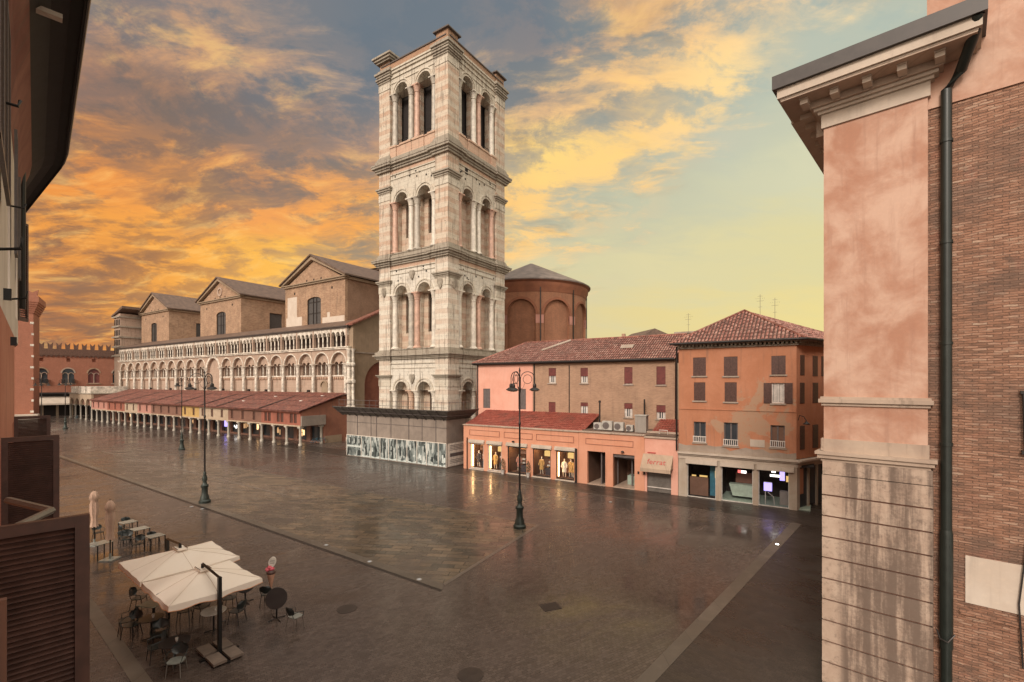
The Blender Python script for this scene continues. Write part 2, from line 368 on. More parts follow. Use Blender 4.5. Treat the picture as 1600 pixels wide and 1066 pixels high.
M['soffitd'] = simple('dark_eaves', (.014, .010, .009), .7)
M['greyboard'] = plaster('grey_hoarding_board', (.22, .18, .15), (.29, .24, .20), st=.5)
M['sheet'] = simple('hoarding_canopy_sheet', (.11, .10, .088), .6, var=.35)
M['canopy'] = plaster('cream_canvas', (.84, .74, .63), (.86, .77, .67), st=.1, stain=(.5, .34, .24))
M['canvast'] = simple('tan_canvas', (.52, .35, .26), .85)
M['trim'] = simple('orange_canvas_edge', (.55, .27, .14), .8)
M['blackmetal'] = simple('black_metal', (.016, .014, .013), .4, metal=.3)
M['chairdark'] = simple('dark_green_resin', (.022, .028, .027), .35)
M['tablelight'] = simple('pale_table_top', (.24, .25, .225), .25)
M['tablewhite'] = simple('white_table_top', (.56, .53, .48), .25)
M['tabledark'] = simple('dark_table_top', (.030, .026, .025), .3)
M['paver'] = simple('concrete_paver', (.19, .145, .115), .8)
M['ac'] = simple('air_conditioner_casing', (.42, .40, .36), .5)
M['awn'] = plaster('beige_awning', (.44, .33, .24), (.38, .28, .2), st=.4)
M['shutmetal'] = simple('rolled_metal_shutter', (.19, .17, .15), .4, metal=.3)
M['concretebox'] = plaster('grey_flue_box', (.30, .27, .24), (.26, .23, .2))
M['warm'] = emis('warm_shop_light', (1, .60, .26), 11)
M['warmsoft'] = emis('warm_shop_glow', (1, .58, .26), 2.2)
M['white_l'] = emis('white_shop_light', (1, .92, .85), 2.5)
M['purple'] = emis('violet_screen', (.42, .34, 1), 1.8)
M['redl'] = emis('red_sign_light', (1, .16, .14), 1.5)
M['yellowl'] = emis('yellow_sign_light', (1, .62, .2), .8)
M['shopin'] = plaster('brown_shop_interior', (.14, .075, .05), (.20, .11, .075))
M['teal'] = simple('teal_panel', (.03, .14, .20), .5)
M['mint'] = simple('pale_green_counter', (.34, .42, .35), .4)
M['mann'] = simple('mannequin_pale', (.60, .50, .38), .5)
M['mannw'] = simple('mannequin_white', (.72, .66, .58), .5)
M['cloth1'] = simple('mustard_coat', (.50, .30, .10), .8)
M['cloth2'] = simple('dark_coat', (.05, .04, .045), .8)
M['cloth3'] = simple('white_suit', (.62, .58, .52), .8)
M['pot'] = simple('white_planter', (.5, .46, .42), .6)
M['leaf'] = simple('evergreen_leaf', (.035, .06, .025), .6, var=.5, scale=20)
M['stonefloor'] = simple('pale_threshold', (.45, .33, .25), .5)
M['cream'] = plaster('cream_plaster', (.46, .36, .26), (.36, .27, .19), st=.5)
M['yellowpl'] = plaster('yellow_plaster', (.52, .34, .12), (.42, .27, .1), st=.5)
M['redpl'] = plaster('brick_red_plaster', (.33, .115, .075), (.25, .085, .055), st=.5)
M['rosepl'] = plaster('rose_plaster', (.45, .22, .17), (.38, .18, .14))
M['brownpl'] = plaster('brown_plaster', (.22, .11, .075), (.17, .085, .06))
M['icecream'] = simple('ice_cream_white', (.75, .70, .62), .4)
M['cone'] = simple('waffle_cone', (.60, .33, .22), .6)
M['pinkic'] = simple('pink_ice_cream', (.70, .12, .16), .4)
M['manhole'] = simple('manhole_iron', (.058, .044, .037), .45, metal=.4)
M['ground'] = wetground('wet_porphyry', (.078, .059, .050), (.124, .096, .082), (.042, .032, .027), .19, .12, .07, .34, -33, .20, .009)
M['slabs'] = wetground('wet_stone_slabs', (.070, .063, .050), (.205, .148, .098), (.034, .028, .023), 1.25, .50, .10, .38, 8, .10, .030, smooth=True, patch=True)
M['asphalt'] = wetground('wet_asphalt', (.045, .034, .028), (.062, .047, .038), (.034, .026, .021), .22, .14, .22, .48, 47, .3, .01)
M['strip'] = wetground('worn_kerb_stone', (.115, .095, .075), (.155, .125, .098), (.06, .05, .04), 1.4, 5, .3, .5, 0, .2, .01)
M['drain'] = simple('drain_channel', (.018, .012, .010), .4)
M['pavedge'] = simple('light_edging_stone', (.13, .105, .085), .35)

def rubble(name):
    m, t, bs = newmat(name); o = objco(t); wc, s = wallco(t, o)
    wob = t.vm('ADD', wc, t.vm('MULTIPLY', t.noise(wc, 1.3, 5, .65, 0, True), (.10, .10, 0)))
    a_n = t.noise(t.vm('MULTIPLY', wob, (2.4, 13, 1)), 1.0, 6, .66, .5)
    b = t.node('ShaderNodeTexBrick', {'Vector': wob}); b.offset = .43
    b.inputs['Scale'].default_value = 1; b.inputs['Brick Width'].default_value = .29; b.inputs['Row Height'].default_value = .070
    b.inputs['Mortar Size'].default_value = .010; b.inputs['Mortar Smooth'].default_value = .6
    b.inputs['Color1'].default_value = (0, 0, 0, 1); b.inputs['Color2'].default_value = (1, 1, 1, 1); b.inputs['Mortar'].default_value = (.4, .4, .4, 1)
    cell = t.node('ShaderNodeSeparateColor', {0: b.outputs[0]}).outputs[0]
    f = t.m('ADD', t.m('MULTIPLY', a_n, .82), t.m('MULTIPLY', cell, .18))
    base = t.ramp(f, [(.24, (.11, .062, .042)), (.40, (.21, .112, .072)), (.50, (.30, .150, .092)), (.58, (.35, .195, .130)), (.72, (.46, .34, .25))])
    base = t.mix(t.m('MULTIPLY', b.outputs[1], .38), base, (.12, .085, .065, 1))
    big = t.noise(o, .55, 6, .65, .6)
    base = t.mix(t.m('MULTIPLY', t.framp(big, .42, .60), .60), base, (.135, .09, .068, 1))
    base = t.mix(t.m('MULTIPLY', t.framp(t.noise(o, 1.1, 6, .7, .5), .54, .70), .40), base, (.36, .15, .10, 1))
    t.set(bs.inputs['Base Color'], base); bs.inputs['Roughness'].default_value = .85
    bump(t, bs, t.m('ADD', t.m('MULTIPLY', a_n, 1.3), t.m('MULTIPLY', b.outputs[1], -.9)), 1.0, .03)
    return m
M['rightbrick'] = rubble('weathered_long_bricks')
def rustic(name):
    m, t, bs = newmat(name); o = objco(t); wc, s = wallco(t, o)
    n = t.noise(o, 1.3, 7, .65, .5); f = t.noise(o, 12, 5, .7)
    base = t.mix(t.framp(n, .3, .7), (.50, .385, .30, 1), (.40, .29, .22, 1))
    drip = t.noise(t.vm('MULTIPLY', wc, (3.2, .20, 1)), 1.0, 6, .62, .1)
    side = t.framp(s[0], .30, .62)
    low = t.framp(s[2], 8.0, 1.5)
    crs = t.noise(t.comb(t.m('MULTIPLY', s[0], .5), t.m('FLOOR', t.m('DIVIDE', s[2], .665)), 0), 2.3, 3, .6)
    amt = t.framp(t.m('ADD', t.m('ADD', drip, t.m('MULTIPLY', t.m('SUBTRACT', f, .5), .22)), t.m('ADD', t.m('MULTIPLY', low, .05), t.m('MULTIPLY', crs, .10))), .42, .66)
    base = t.mix(t.m('MULTIPLY', t.m('MULTIPLY', amt, side), .85), base, (.115, .080, .062, 1))
    base = t.mix(t.m('MULTIPLY', t.framp(t.noise(o, 5, 9, .78), .50, .64), .5), base, (.15, .11, .085, 1))
    t.set(bs.inputs['Base Color'], base); bs.inputs['Roughness'].default_value = .8
    bump(t, bs, f, .3, .01); return m
M['rustic'] = rustic('stained_stone_courses')
M['pinkline'] = simple('dark_pink_moulding', (.30, .12, .075), .8)
M['valley'] = simple('shade_and_lichen_channel', (.10, .055, .042), .9)  # dark colour paints the shade between tile rows, with some lichen

# hoarding picture: an abstract black and white photo collage printed on panels
def collage():
    m, t, bs = newmat('printed_panels'); o = objco(t); s = t.node('ShaderNodeSeparateXYZ', {0: o}).outputs
    n = t.noise(t.vm('MULTIPLY', o, (2.6, 1, .55)), 1.0, 8, .68, .6)
    v = t.node('ShaderNodeTexVoronoi', {'Vector': t.vm('MULTIPLY', o, (2.2, 1, .8))}); v.inputs['Scale'].default_value = 1.3; v.distance = 'CHEBYCHEV'
    vv = t.node('ShaderNodeSeparateColor', {0: v.outputs['Color']}).outputs[0]
    f = t.m('ADD', t.m('MULTIPLY', n, .85), t.m('MULTIPLY', vv, .2))
    c = t.ramp(f, [(.38, (.025, .03, .03)), (.5, (.14, .17, .165)), (.60, (.38, .42, .40)), (.72, (.60, .62, .58))])
    t.set(bs.inputs['Base Color'], c); bs.inputs['Roughness'].default_value = .4
    return m
M['collage'] = collage()
M['printdark'] = simple('printed_black', (.03, .04, .04), .4, var=.5, scale=9)
M['printpale'] = simple('printed_pale_grey', (.55, .60, .57), .4, var=.3, scale=7)
M['warmdim'] = emis('dim_warm_window', (1, .55, .25), .7)

# ------------------------------------------------------------------ mesh builder
class MB:
    def __init__(s): s.v = []; s.f = []; s.sm = []; s.mi = []; s.M = Matrix.Identity(4); s.cur = 0; s.warp = None
    def add(s, vs, fs, smooth=False):
        b = len(s.v)
        for p in vs:
            p = s.M @ Vector(p)
            if s.warp: p = s.warp(p)
            s.v.append(p)
        for f in fs: s.f.append([b + i for i in f]); s.sm.append(smooth); s.mi.append(s.cur)
        return s
    def q(s, a, b, c, d): return s.add([a, b, c, d], [(0, 1, 2, 3)])
    def tri(s, a, b, c): return s.add([a, b, c], [(0, 1, 2)])
    def box(s, x0, x1, y0, y1, z0, z1):
        return s.add([(x0,y0,z0),(x1,y0,z0),(x1,y1,z0),(x0,y1,z0),(x0,y0,z1),(x1,y0,z1),(x1,y1,z1),(x0,y1,z1)],
                     [(0,3,2,1),(4,5,6,7),(0,1,5,4),(1,2,6,5),(2,3,7,6),(3,0,4,7)])
    def prism(s, pts, y0, y1):      # polygon in x,z extruded along y
        n = len(pts)
        return s.add([(x, y0, z) for x, z in pts] + [(x, y1, z) for x, z in pts],
                     [tuple(range(n)), tuple(range(2*n-1, n-1, -1))] + [(i, i+n, (i+1) % n + n, (i+1) % n) for i in range(n)])
    def zprism(s, pts, z0, z1):     # polygon in x,y extruded along z
        n = len(pts)
        return s.add([(x, y, z0) for x, y in pts] + [(x, y, z1) for x, y in pts],
                     [tuple(range(n-1, -1, -1)), tuple(range(n, 2*n))] + [(i, (i+1) % n, (i+1) % n + n, i+n) for i in range(n)])
    def lathe(s, cx, cy, prof, n=12, smooth=True, a0=0, a1=2*math.pi):
        full = abs(a1 - a0 - 2*math.pi) < 1e-6; m = n if full else n + 1
        vs = [(cx + r*math.cos(a0+(a1-a0)*k/n), cy + r*math.sin(a0+(a1-a0)*k/n), z) for r, z in prof for k in range(m)]
        fs = []
        for i in range(len(prof)-1):
            for k in range(n):
                k2 = (k+1) % m
                fs.append((i*m+k, i*m+k2, (i+1)*m+k2, (i+1)*m+k))
        s.add(vs, fs, smooth)
        if full: s.add([(cx + prof[-1][0]*math.cos(2*math.pi*k/n), cy + prof[-1][0]*math.sin(2*math.pi*k/n), prof[-1][1]) for k in range(n)], [tuple(range(n))])
        return s
    def tube(s, pts, r, n=6, smooth=True):
        pts = [Vector(p) for p in pts]; rs = r if isinstance(r, (list, tuple)) else [r]*len(pts)
        vs = []
        for i, p in enumerate(pts):
            tn = (pts[min(i+1, len(pts)-1)] - pts[max(i-1, 0)]).normalized()
            up = Vector((0, 0, 1)) if abs(tn.z) < .9 else Vector((1, 0, 0))
            a = tn.cross(up).normalized(); b = tn.cross(a)
            vs += [tuple(p + rs[i]*(math.cos(2*math.pi*k/n)*a + math.sin(2*math.pi*k/n)*b)) for k in range(n)]
        fs = [(i*n+k, i*n+(k+1) % n, (i+1)*n+(k+1) % n, (i+1)*n+k) for i in range(len(pts)-1) for k in range(n)]
        fs += [tuple(range(n)), tuple(range((len(pts)-1)*n, len(pts)*n))]
        return s.add(vs, fs, smooth)
    def wall(s, x0, x1, z0, z1, ops, y0, y1, split=(), splitz=(), seg=10, back=True):
        """wall slab with openings (xa,xb,za,zb[,kind]) kind r / a(semicircle above zb) / s(segmental)"""
        O = []
        for op in ops:
            xa, xb, za, zb = op[:4]; k = op[4] if len(op) > 4 else 'r'
            rise = 0 if k == 'r' else ((xb-xa)/2 if k == 'a' else (xb-xa)*.16)
            O.append((xa, xb, za, zb, k, rise))
        xs = sorted(set([x0, x1] + [v for o in O for v in o[:2]] + [v for v in split if x0 < v < x1]))
        zs = sorted(set([z0, z1] + [o[2] for o in O] + [o[3]+o[5] for o in O] + list(splitz)))
        xs = [v for v in xs if x0 <= v <= x1]; zs = [v for v in zs if z0 <= v <= z1]
        ys = (y0, y1) if back else (y0,)
        for i in range(len(xs)-1):
            mx = (xs[i]+xs[i+1])/2
            cols = [o for o in O if o[0] < mx < o[1]]
            run = None
            for j in range(len(zs)-1):
                mz = (zs[j]+zs[j+1])/2
                if any(o[2] < mz < o[3]+o[5] for o in cols): continue
                for y in ys: s.q((xs[i],y,zs[j]),(xs[i+1],y,zs[j]),(xs[i+1],y,zs[j+1]),(xs[i],y,zs[j+1]))
        for xa, xb, za, zb, k, rise in O:
            if za > z0: s.q((xa,y0,za),(xb,y0,za),(xb,y1,za),(xa,y1,za))
            s.q((xa,y0,za),(xa,y0,zb),(xa,y1,zb),(xa,y1,za)); s.q((xb,y0,za),(xb,y1,za),(xb,y1,zb),(xb,y0,zb))
            if k == 'r':
                if zb < z1: s.q((xa,y0,zb),(xb,y0,zb),(xb,y1,zb),(xa,y1,zb))
            else:
                cx = (xa+xb)/2; hw = (xb-xa)/2; zt = zb+rise
                arc = []
                for q in range(seg+1):
                    a = math.pi*q/seg; arc.append((cx-hw*math.cos(a), zb+rise*math.sin(a)))
                for q in range(seg):
                    (ax, az_), (bx, bz) = arc[q], arc[q+1]
                    s.q((ax,y0,az_),(bx,y0,bz),(bx,y1,bz),(ax,y1,az_))
                    for y in ys: s.q((ax,y,az_),(bx,y,bz),(bx,y,zt),(ax,y,zt))
        s.q((x0,y0,z1),(x1,y0,z1),(x1,y1,z1),(x0,y1,z1)); s.q((x0,y0,z0),(x1,y0,z0),(x1,y1,z0),(x0,y1,z0))
        s.q((x0,y0,z0),(x0,y0,z1),(x0,y1,z1),(x0,y1,z0)); s.q((x1,y0,z0),(x1,y0,z1),(x1,y1,z1),(x1,y1,z0))
        return s
    def ring(s, cx, zc, ri, ro, y0, y1, seg=14, a0=0, a1=math.pi):   # arch ring in the x,z plane
        for q in range(seg):
            a, b = a0+(a1-a0)*q/seg, a0+(a1-a0)*(q+1)/seg
            P = [(cx+r*math.cos(t_), zc+r*math.sin(t_)) for t_, r in ((a, ri), (b, ri), (b, ro), (a, ro))]
            s.q(*[(x, y0, z) for x, z in P])
            s.q((P[0][0],y0,P[0][1]),(P[1][0],y0,P[1][1]),(P[1][0],y1,P[1][1]),(P[0][0],y1,P[0][1]))
            s.q((P[3][0],y0,P[3][1]),(P[2][0],y0,P[2][1]),(P[2][0],y1,P[2][1]),(P[3][0],y1,P[3][1]))
        return s
    def build(s, name, mats, parent=None, angle=35):
        me = bpy.data.meshes.new(name); me.from_pydata([tuple(p) for p in s.v], [], s.f)
        for m in (mats if isinstance(mats, (list, tuple)) else [mats]): me.materials.append(M[m] if isinstance(m, str) else m)
        me.polygons.foreach_set('use_smooth', s.sm); me.polygons.foreach_set('material_index', s.mi)
        me.update()
        bm = bmesh.new(); bm.from_mesh(me); bmesh.ops.remove_doubles(bm, verts=bm.verts, dist=1e-5); bmesh.ops.recalc_face_normals(bm, faces=bm.faces); bm.to_mesh(me); bm.free()
        if any(s.sm): me.set_sharp_from_angle(angle=R(angle))
        o = bpy.data.objects.new(name, me); COL.objects.link(o); o.parent = parent
        return o

def build_split(mb, name, mats, parent=None, angle=35):
    """one object for every separate piece in the builder"""
    n = len(mb.v); par = list(range(n))
    key = {}
    def find(i):
        while par[i] != i: par[i] = par[par[i]]; i = par[i]
        return i
    for i, v in enumerate(mb.v):
        k = tuple(round(c, 4) for c in v)
        if k in key: par[find(i)] = find(key[k])
        else: key[k] = i
    for f in mb.f:
        for i in f[1:]: par[find(i)] = find(f[0])
    groups = {}
    for fi, f in enumerate(mb.f): groups.setdefault(find(f[0]), []).append(fi)
    out = []
    for g_ in groups.values():
        m2 = MB(); mp = {}
        for fi in g_:
            for i in mb.f[fi]:
                if i not in mp: mp[i] = len(m2.v); m2.v.append(mb.v[i])
            m2.f.append([mp[i] for i in mb.f[fi]]); m2.sm.append(mb.sm[fi]); m2.mi.append(mb.mi[fi])
        out.append(m2.build(name, mats, parent, angle))
    return out

def tag(o, label=None, cat=None, group=None, kind=None):
    if label: o['label'] = label
    if cat: o['category'] = cat
    if group: o['group'] = group
    if kind: o['kind'] = kind
    return o
def empty(name, loc, deg=0, label=None, cat=None, group=None):
    o = bpy.data.objects.new(name, None); COL.objects.link(o); o.empty_display_size = .3
    o.location = loc; o.rotation_euler = (0, 0, R(deg)); return tag(o, label, cat, group)
def copy_tree(o, parent=None):
    c = o.copy(); COL.objects.link(c); c.parent = parent
    for ch in list(o.children): copy_tree(ch, c)
    return c
def inst(src, name, parent, loc=(0, 0, 0), rz=0):
    o = src.copy(); o.name = name; COL.objects.link(o); o.parent = parent; o.location = loc; o.rotation_euler = (0, 0, rz); return o

def column_mesh(mb, cx, cy, z0, z1, r, n=12, cap=None, base=True):
    c = cap if cap else r*1.9
    pr = []
    if base: pr += [(r*1.5, z0), (r*1.5, z0+r*.35), (r*1.25, z0+r*.6), (r*1.02, z0+r*.8)]
    else: pr += [(r, z0)]
    pr += [(r*.98, (z0*2+z1)/3), (r*.9, z1-c*1.15), (r*1.08, z1-c*1.1), (r*.95, z1-c), (r*1.15, z1-c*.55), (r*1.5, z1-c*.18)]
    mb.lathe(cx, cy, pr, n)
    mb.box(cx-r*1.5, cx+r*1.5, cy-r*1.5, cy+r*1.5, z1-c*.18, z1)

def tile_roof(mb, P0, eu, ew, L, wmax, tw=.2, row=.36, h=.05):
    """corrugated tiles on a plane; P0 eave start, eu unit along eave, ew unit up the slope, wmax(u)->(w0,w1)"""
    P0, eu, ew = Vector(P0), Vector(eu).normalized(), Vector(ew).normalized(); nrm = eu.cross(ew).normalized()
    if nrm.z < 0: nrm = -nrm
    n = max(1, int(L/tw)); tw = L/n
    prof = [(0, 0), (.16, .02), (.28, .7), (.56, 1.0), (.84, .7), (1, .02)]
    for i in range(n):
        u0 = i*tw
        w0, w1 = wmax(u0+tw/2)
        if w1 - w0 < .05: continue
        m = max(1, int((w1-w0)/row)); st = (w1-w0)/m
        jit = random.uniform(-.03, .03)
        for j in range(m):
            a, b = w0+j*st+(jit if j else 0), w0+(j+1)*st+(jit if j < m-1 else 0)
            up = random.uniform(0, .012)
            vs = []
            for (f, g_) in prof:
                vs.append(tuple(P0+eu*(u0+f*tw)+ew*a+nrm*(g_*h+.02+up)))
            for (f, g_) in prof:
                vs.append(tuple(P0+eu*(u0+f*tw)+ew*b+nrm*(g_*h*.8+up)))
            k = len(prof)
            b0 = len(mb.v)
            mb.add(vs, [(q, q+1, k+q+1, k+q) for q in range(k-1)], False)
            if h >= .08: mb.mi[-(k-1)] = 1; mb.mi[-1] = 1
# ================================================================== GROUND
RG = -33.3
ca, sa = math.cos(R(RG)), math.sin(R(RG))
def gw(x, y): return (x*ca - y*sa, x*sa + y*ca)          # square's own axes -> world
def sheet(name, pts, z, mat, kind='structure', label=None, cat=None, local=True):
    mb = MB(); P = [gw(*p) if local else p for p in pts]
    mb.add([(x, y, z) for x, y in P], [tuple(range(len(P)))])
    return tag(mb.build(name, mat), label, cat, kind=kind)
sheet('ground', [(-900,-900),(900,-900),(900,900),(-900,900)], 0, 'ground', local=False)
sheet('paving', [(-13.5,15.25),(-14.4,24.6),(-75,24.9),(-75,17.55)], .004, 'slabs')
sheet('paving_border', [(-13.3,15.15),(-14.2,24.8),(-14.4,24.6),(-13.5,15.25)], .008, 'pavedge')
sheet('paving_border', [(-14.2,24.75),(-75,25.05),(-75,24.9),(-14.4,24.6)], .008, 'pavedge')
sheet('paving_border', [(-34,20.6),(-34,20.85),(-75,21.6),(-75,21.3)], .008, 'pavedge')
sheet('kerb_strip', [(-13.1,14.75),(-13.5,15.25),(-75,17.60),(-75,17.25)], .012, 'strip')
sheet('drain_channel', [(-13.1,14.60),(-13.1,14.75),(-75,17.25),(-75,16.95)], .006, 'drain')
sheet('kerb_strip', [(-1.75,33.3),(-4.5,13.4),(-6.3,0),(-5.85,0),(-4.05,13.4),(-1.2,33.3)], .012, 'strip')
sheet('kerb_strip', [(-62,35.9),(-29.7,34.2),(-1.2,33.3),(-1.2,33.45),(-29.7,34.38),(-62,36.1)], .008, 'pavedge')
sheet('kerb_strip', [(-60,9.3),(-23.49,6.55),(-16.08,5.73),(-9,4.9),(-9,4.5),(-16.08,5.33),(-23.49,6.15),(-60,8.9)], .012, 'strip')
sheet('street', [(-1.2,33.3),(-1.2,36.9),(-1.2,60),(8,60),(8,0),(-5.85,0),(-4.05,13.4)], .004, 'asphalt')
sheet('pavement', [(-62,36.1),(-29.7,34.38),(-1.2,33.45),(-1.2,37.5),(-62,38.9)], .004, 'asphalt')
def disc(name, x, y, r, label, sq=False):
    mb = MB()
    if sq: mb.box(-r, r, -r*.8, r*.8, 0, .012)
    else: mb.lathe(0, 0, [(r, 0), (r, .010), (r*.9, .012), (.001, .012)], 24)
    if sq:
        for k in range(7): mb.box(-r*.9, r*.9, -r*.75+k*r*.22, -r*.75+k*r*.22+.02, .012, .018)
    o = mb.build(name, 'manhole'); o.location = (x, y, 0); o.rotation_euler = (0, 0, R(20)); tag(o, label, 'manhole')
disc('manhole_cover', 1.46, 18.09, .36, 'dark square iron drain grate in the middle of the wet brown square', True)
disc('manhole_cover', -6.2, 17.9, .36, 'round dark manhole cover between the drain corner and the pale chair')
disc('manhole_cover', -1.2, 13.85, .38, 'round dark manhole cover on the wet paving nearest the bottom of the photo')

# ================================================================== BELL TOWER
T = empty('bell_tower', (-6.93, 51.6, 0), RG, 'tall square marble bell tower with pink and white banding and four tiers of paired arches', 'bell tower')
H_ = 5.45
def facem(k): return Matrix.Translation((-H_, H_, 0)) @ Matrix.Rotation(k*math.pi/2, 4, 'Z')
def onfaces(mb, fn, ks=(0, 1, 2, 3)):
    for k in ks: mb.M = facem(k); fn(mb, k)
    mb.M = Matrix.Identity(4)
Y0 = -H_
tiers = [  # zb, z column foot, spring, r, z top, pier capital z, closed
    (0, 1.6, 7.65, 1.0, 11.3, (9.0, 9.4), True),
    (11.8, 12.45, 18.85, 1.0, 22.35, (20.1, 20.6), True),
    (23.2, 23.75, 29.75, 1.0, 33.6, (31.1, 31.7), True),
    (34.9, 36.35, 42.55, 1.03, 45.0, (44.3, 44.9), False)]
colsrc = {}
for ti, (zb, zf, zs, r, zt, capz, closed) in enumerate(tiers):
    # corner piers
    mb = MB()
    for cx in (-H_, H_):
        for cy in (-H_, H_):
            x0, x1 = (cx, cx+1.85) if cx < 0 else (cx-1.85, cx); y0, y1 = (cy, cy+1.85) if cy < 0 else (cy-1.85, cy)
            mb.M = facem(0); mb.box(x0, x1, y0, y1, zb, zt+.02)
    build_split(mb, 'corner_pier', 'band' if ti > 1 else 'band2', T)
    mb = MB(); mb2 = MB()
    for cx in (-1, 1):
        for cy in (-1, 1):
            mb.M = facem(0); mb2.M = facem(0)
            X0, X1 = sorted((cx*H_, cx*(H_-1.85))); Yy0, Yy1 = sorted((cy*H_, cy*(H_-1.85)))
            def blk(m_, p, za, zb_): m_.box(X0-p, X1+p, Yy0-p, Yy1+p, za, zb_)
            h = capz[1]-capz[0]
            blk(mb, .06, capz[0]-.18, capz[0]-.10); blk(mb, .08, capz[0], capz[0]+h*.35); blk(mb, .20, capz[0]+h*.35, capz[0]+h*.7); blk(mb, .32, capz[0]+h*.7, capz[1])
            blk(mb2, .05, capz[0]-.95, capz[0]-.16)
            if ti: blk(mb, .26, zb, zb+.18); blk(mb, .20, zb+.18, zb+.36); blk(mb, .10, zb+.36, zb+.55)
    build_split(mb, 'pier_capital', 'cornice', T); build_split(mb2, 'capital_frieze', 'pale', T)
    # spandrel wall with the two arches
    def span(m_, k):
        m_.wall(-3.61, 3.61, zs, zt, [(s*1.8-r, s*1.8+r, zs-.001, zs, 'a') for s in (-1, 1)], Y0+.14, Y0+1.2, seg=14)
    mb = MB(); onfaces(mb, span); mb.build('spandrel_wall', 'palest' if ti in (0, 1) else 'pale', T)
    def jambs(m_, k):
        for xa, xb in ((-3.61, -1.8-r), (-1.8+r, 1.8-r), (1.8+r, 3.61)): m_.box(xa, xb, Y0+.62, Y0+1.2, zb, zs-.002)
    mb = MB(); onfaces(mb, jambs); mb.build('arch_jamb', 'band' if ti > 1 else 'band2', T)
    def sill(m_, k):
        m_.box(-3.62, 3.62, Y0+.10, Y0+1.25, zb, zf-.12)
        m_.box(-3.60, 3.60, Y0+.02, Y0+1.22, zf-.12, zf)
    mb = MB(); onfaces(mb, sill); mb.build('sill', 'pinkstone' if ti == 3 else 'cornice', T)
    if ti == 3:
        def ped(m_, k):
            for s in (-1, 1):
                m_.box(s*.9-.95+(-.0), s*.9+.95, Y0-.02, Y0+.5, zb+.02, zf-.18); m_.box(s*3.05-.5, s*3.05+.5, Y0-.03, Y0+.5, zb+.03, zf-.17)
                m_.box(s*.9-1.0, s*.9+1.0, Y0-.12, Y0+.5, zf-.17, zf+.03); m_.box(s*3.05-.54, s*3.05+.54, Y0-.12, Y0+.5, zf-.165, zf+.035)
        mb = MB(); onfaces(mb, ped); build_split(mb, 'pedestal', 'pinkstone', T)
        def rail(m_, k):
            for s in (-1, 1):
                for z in (zf+.35, zf+.8): m_.tube([(s*1.8-1, Y0+.5, z), (s*1.8+1, Y0+.5, z)], .025, 5)
                for q in range(7): m_.tube([(s*1.8-.9+q*.3, Y0+.5, zf), (s*1.8-.9+q*.3, Y0+.5, zf+.8)], .018, 4)
        mb = MB(); onfaces(mb, rail); mb.build('railing', 'blackmetal', T)
    # archivolts
    def arc(m_, k):
        for s in (-1, 1): m_.ring(s*1.8, zs, r+.26, r+.42, Y0+.05, Y0+.3); m_.ring(s*1.8, zs, r-.02, r+.07, Y0+.08, Y0+.3)
        m_.box(-3.6, 3.6, Y0+.03, Y0+.3, zt-.62, zt-.5) if ti != 3 else m_.box(-3.6, 3.6, Y0+.02, Y0+.3, zt-.55, zt-.4)
        m_.box(-3.6, 3.6, Y0+.06, Y0+.3, zt-1.15, zt-1.08)
    mb = MB(); onfaces(mb, arc); mb.build('arch_moulding', 'pale', T)
    if ti in (1, 2):
        mb = MB()
        onfaces(mb, lambda m_, k: m_.box(-3.605, 3.605, Y0+.09, Y0+.3, zt-.5, zt+.01)); mb.build('frieze', 'pinkstone', T)
        mb = MB()
        def holes(m_, k):
            rr = random.Random(k*7+ti)
            for q in range(7):
                x = rr.uniform(-3.2, 3.2); z = zt-rr.uniform(.7, 2.1); m_.box(x-.09, x+.09, Y0+.115, Y0+.2, z-.1, z+.1)
        onfaces(mb, holes); mb.build('putlog_holes', 'dark', T)
    # niche back walls
    if closed:
        def back(m_, k):
            ops = []
            if k == 0:
                ops = [(s*1.8-.34, s*1.8+.22, zf+1.9, zs-.1) for s in (-1, 1)] if ti else [(s*1.8-.1, s*1.8+.42, zf, zs-.1) for s in (-1, 1)]
            m_.wall(-3.7, 3.7, zb, zt, ops, Y0+1.2, Y0+1.55)
        mb = MB(); onfaces(mb, back); mb.build('niche_wall', 'niche', T)
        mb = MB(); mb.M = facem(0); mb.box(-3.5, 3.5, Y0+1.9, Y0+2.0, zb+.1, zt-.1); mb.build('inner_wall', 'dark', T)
    # floor slab
    # columns
    mts = {0: ['colw', 'pinkstone', 'colw', 'colw'], 1: ['colw', 'colg', 'colp', 'colw'], 2: ['colp', 'colw', 'colg', 'colw'], 3: ['colg', 'colg', 'colp', 'colg']}
    alt = {0: ['colw', 'colw', 'pinkstone', 'colw'], 1: ['colw', 'colw', 'colp', 'colw'], 2: ['colp', 'colw', 'colw', 'colp'], 3: ['colg', 'colw', 'colp', 'colw']}
    for ci, x in enumerate((-3.12, -.47, .47, 3.12)):
        for k in ((0, 1, 2, 3) if ti == 3 else (0, 1)):
            key = (ti, (alt if k % 2 else mts)[ti][ci])
            if key not in colsrc:
                mb = MB(); column_mesh(mb, 0, 0, zf, zs, .34, 14, .75); c = mb.build('column', key[1], T); colsrc[key] = c
            else: c = inst(colsrc[key], 'column', T)
            c.location = facem(k) @ Vector((x, Y0+.42, 0)); c.rotation_euler = (0, 0, k*math.pi/2)
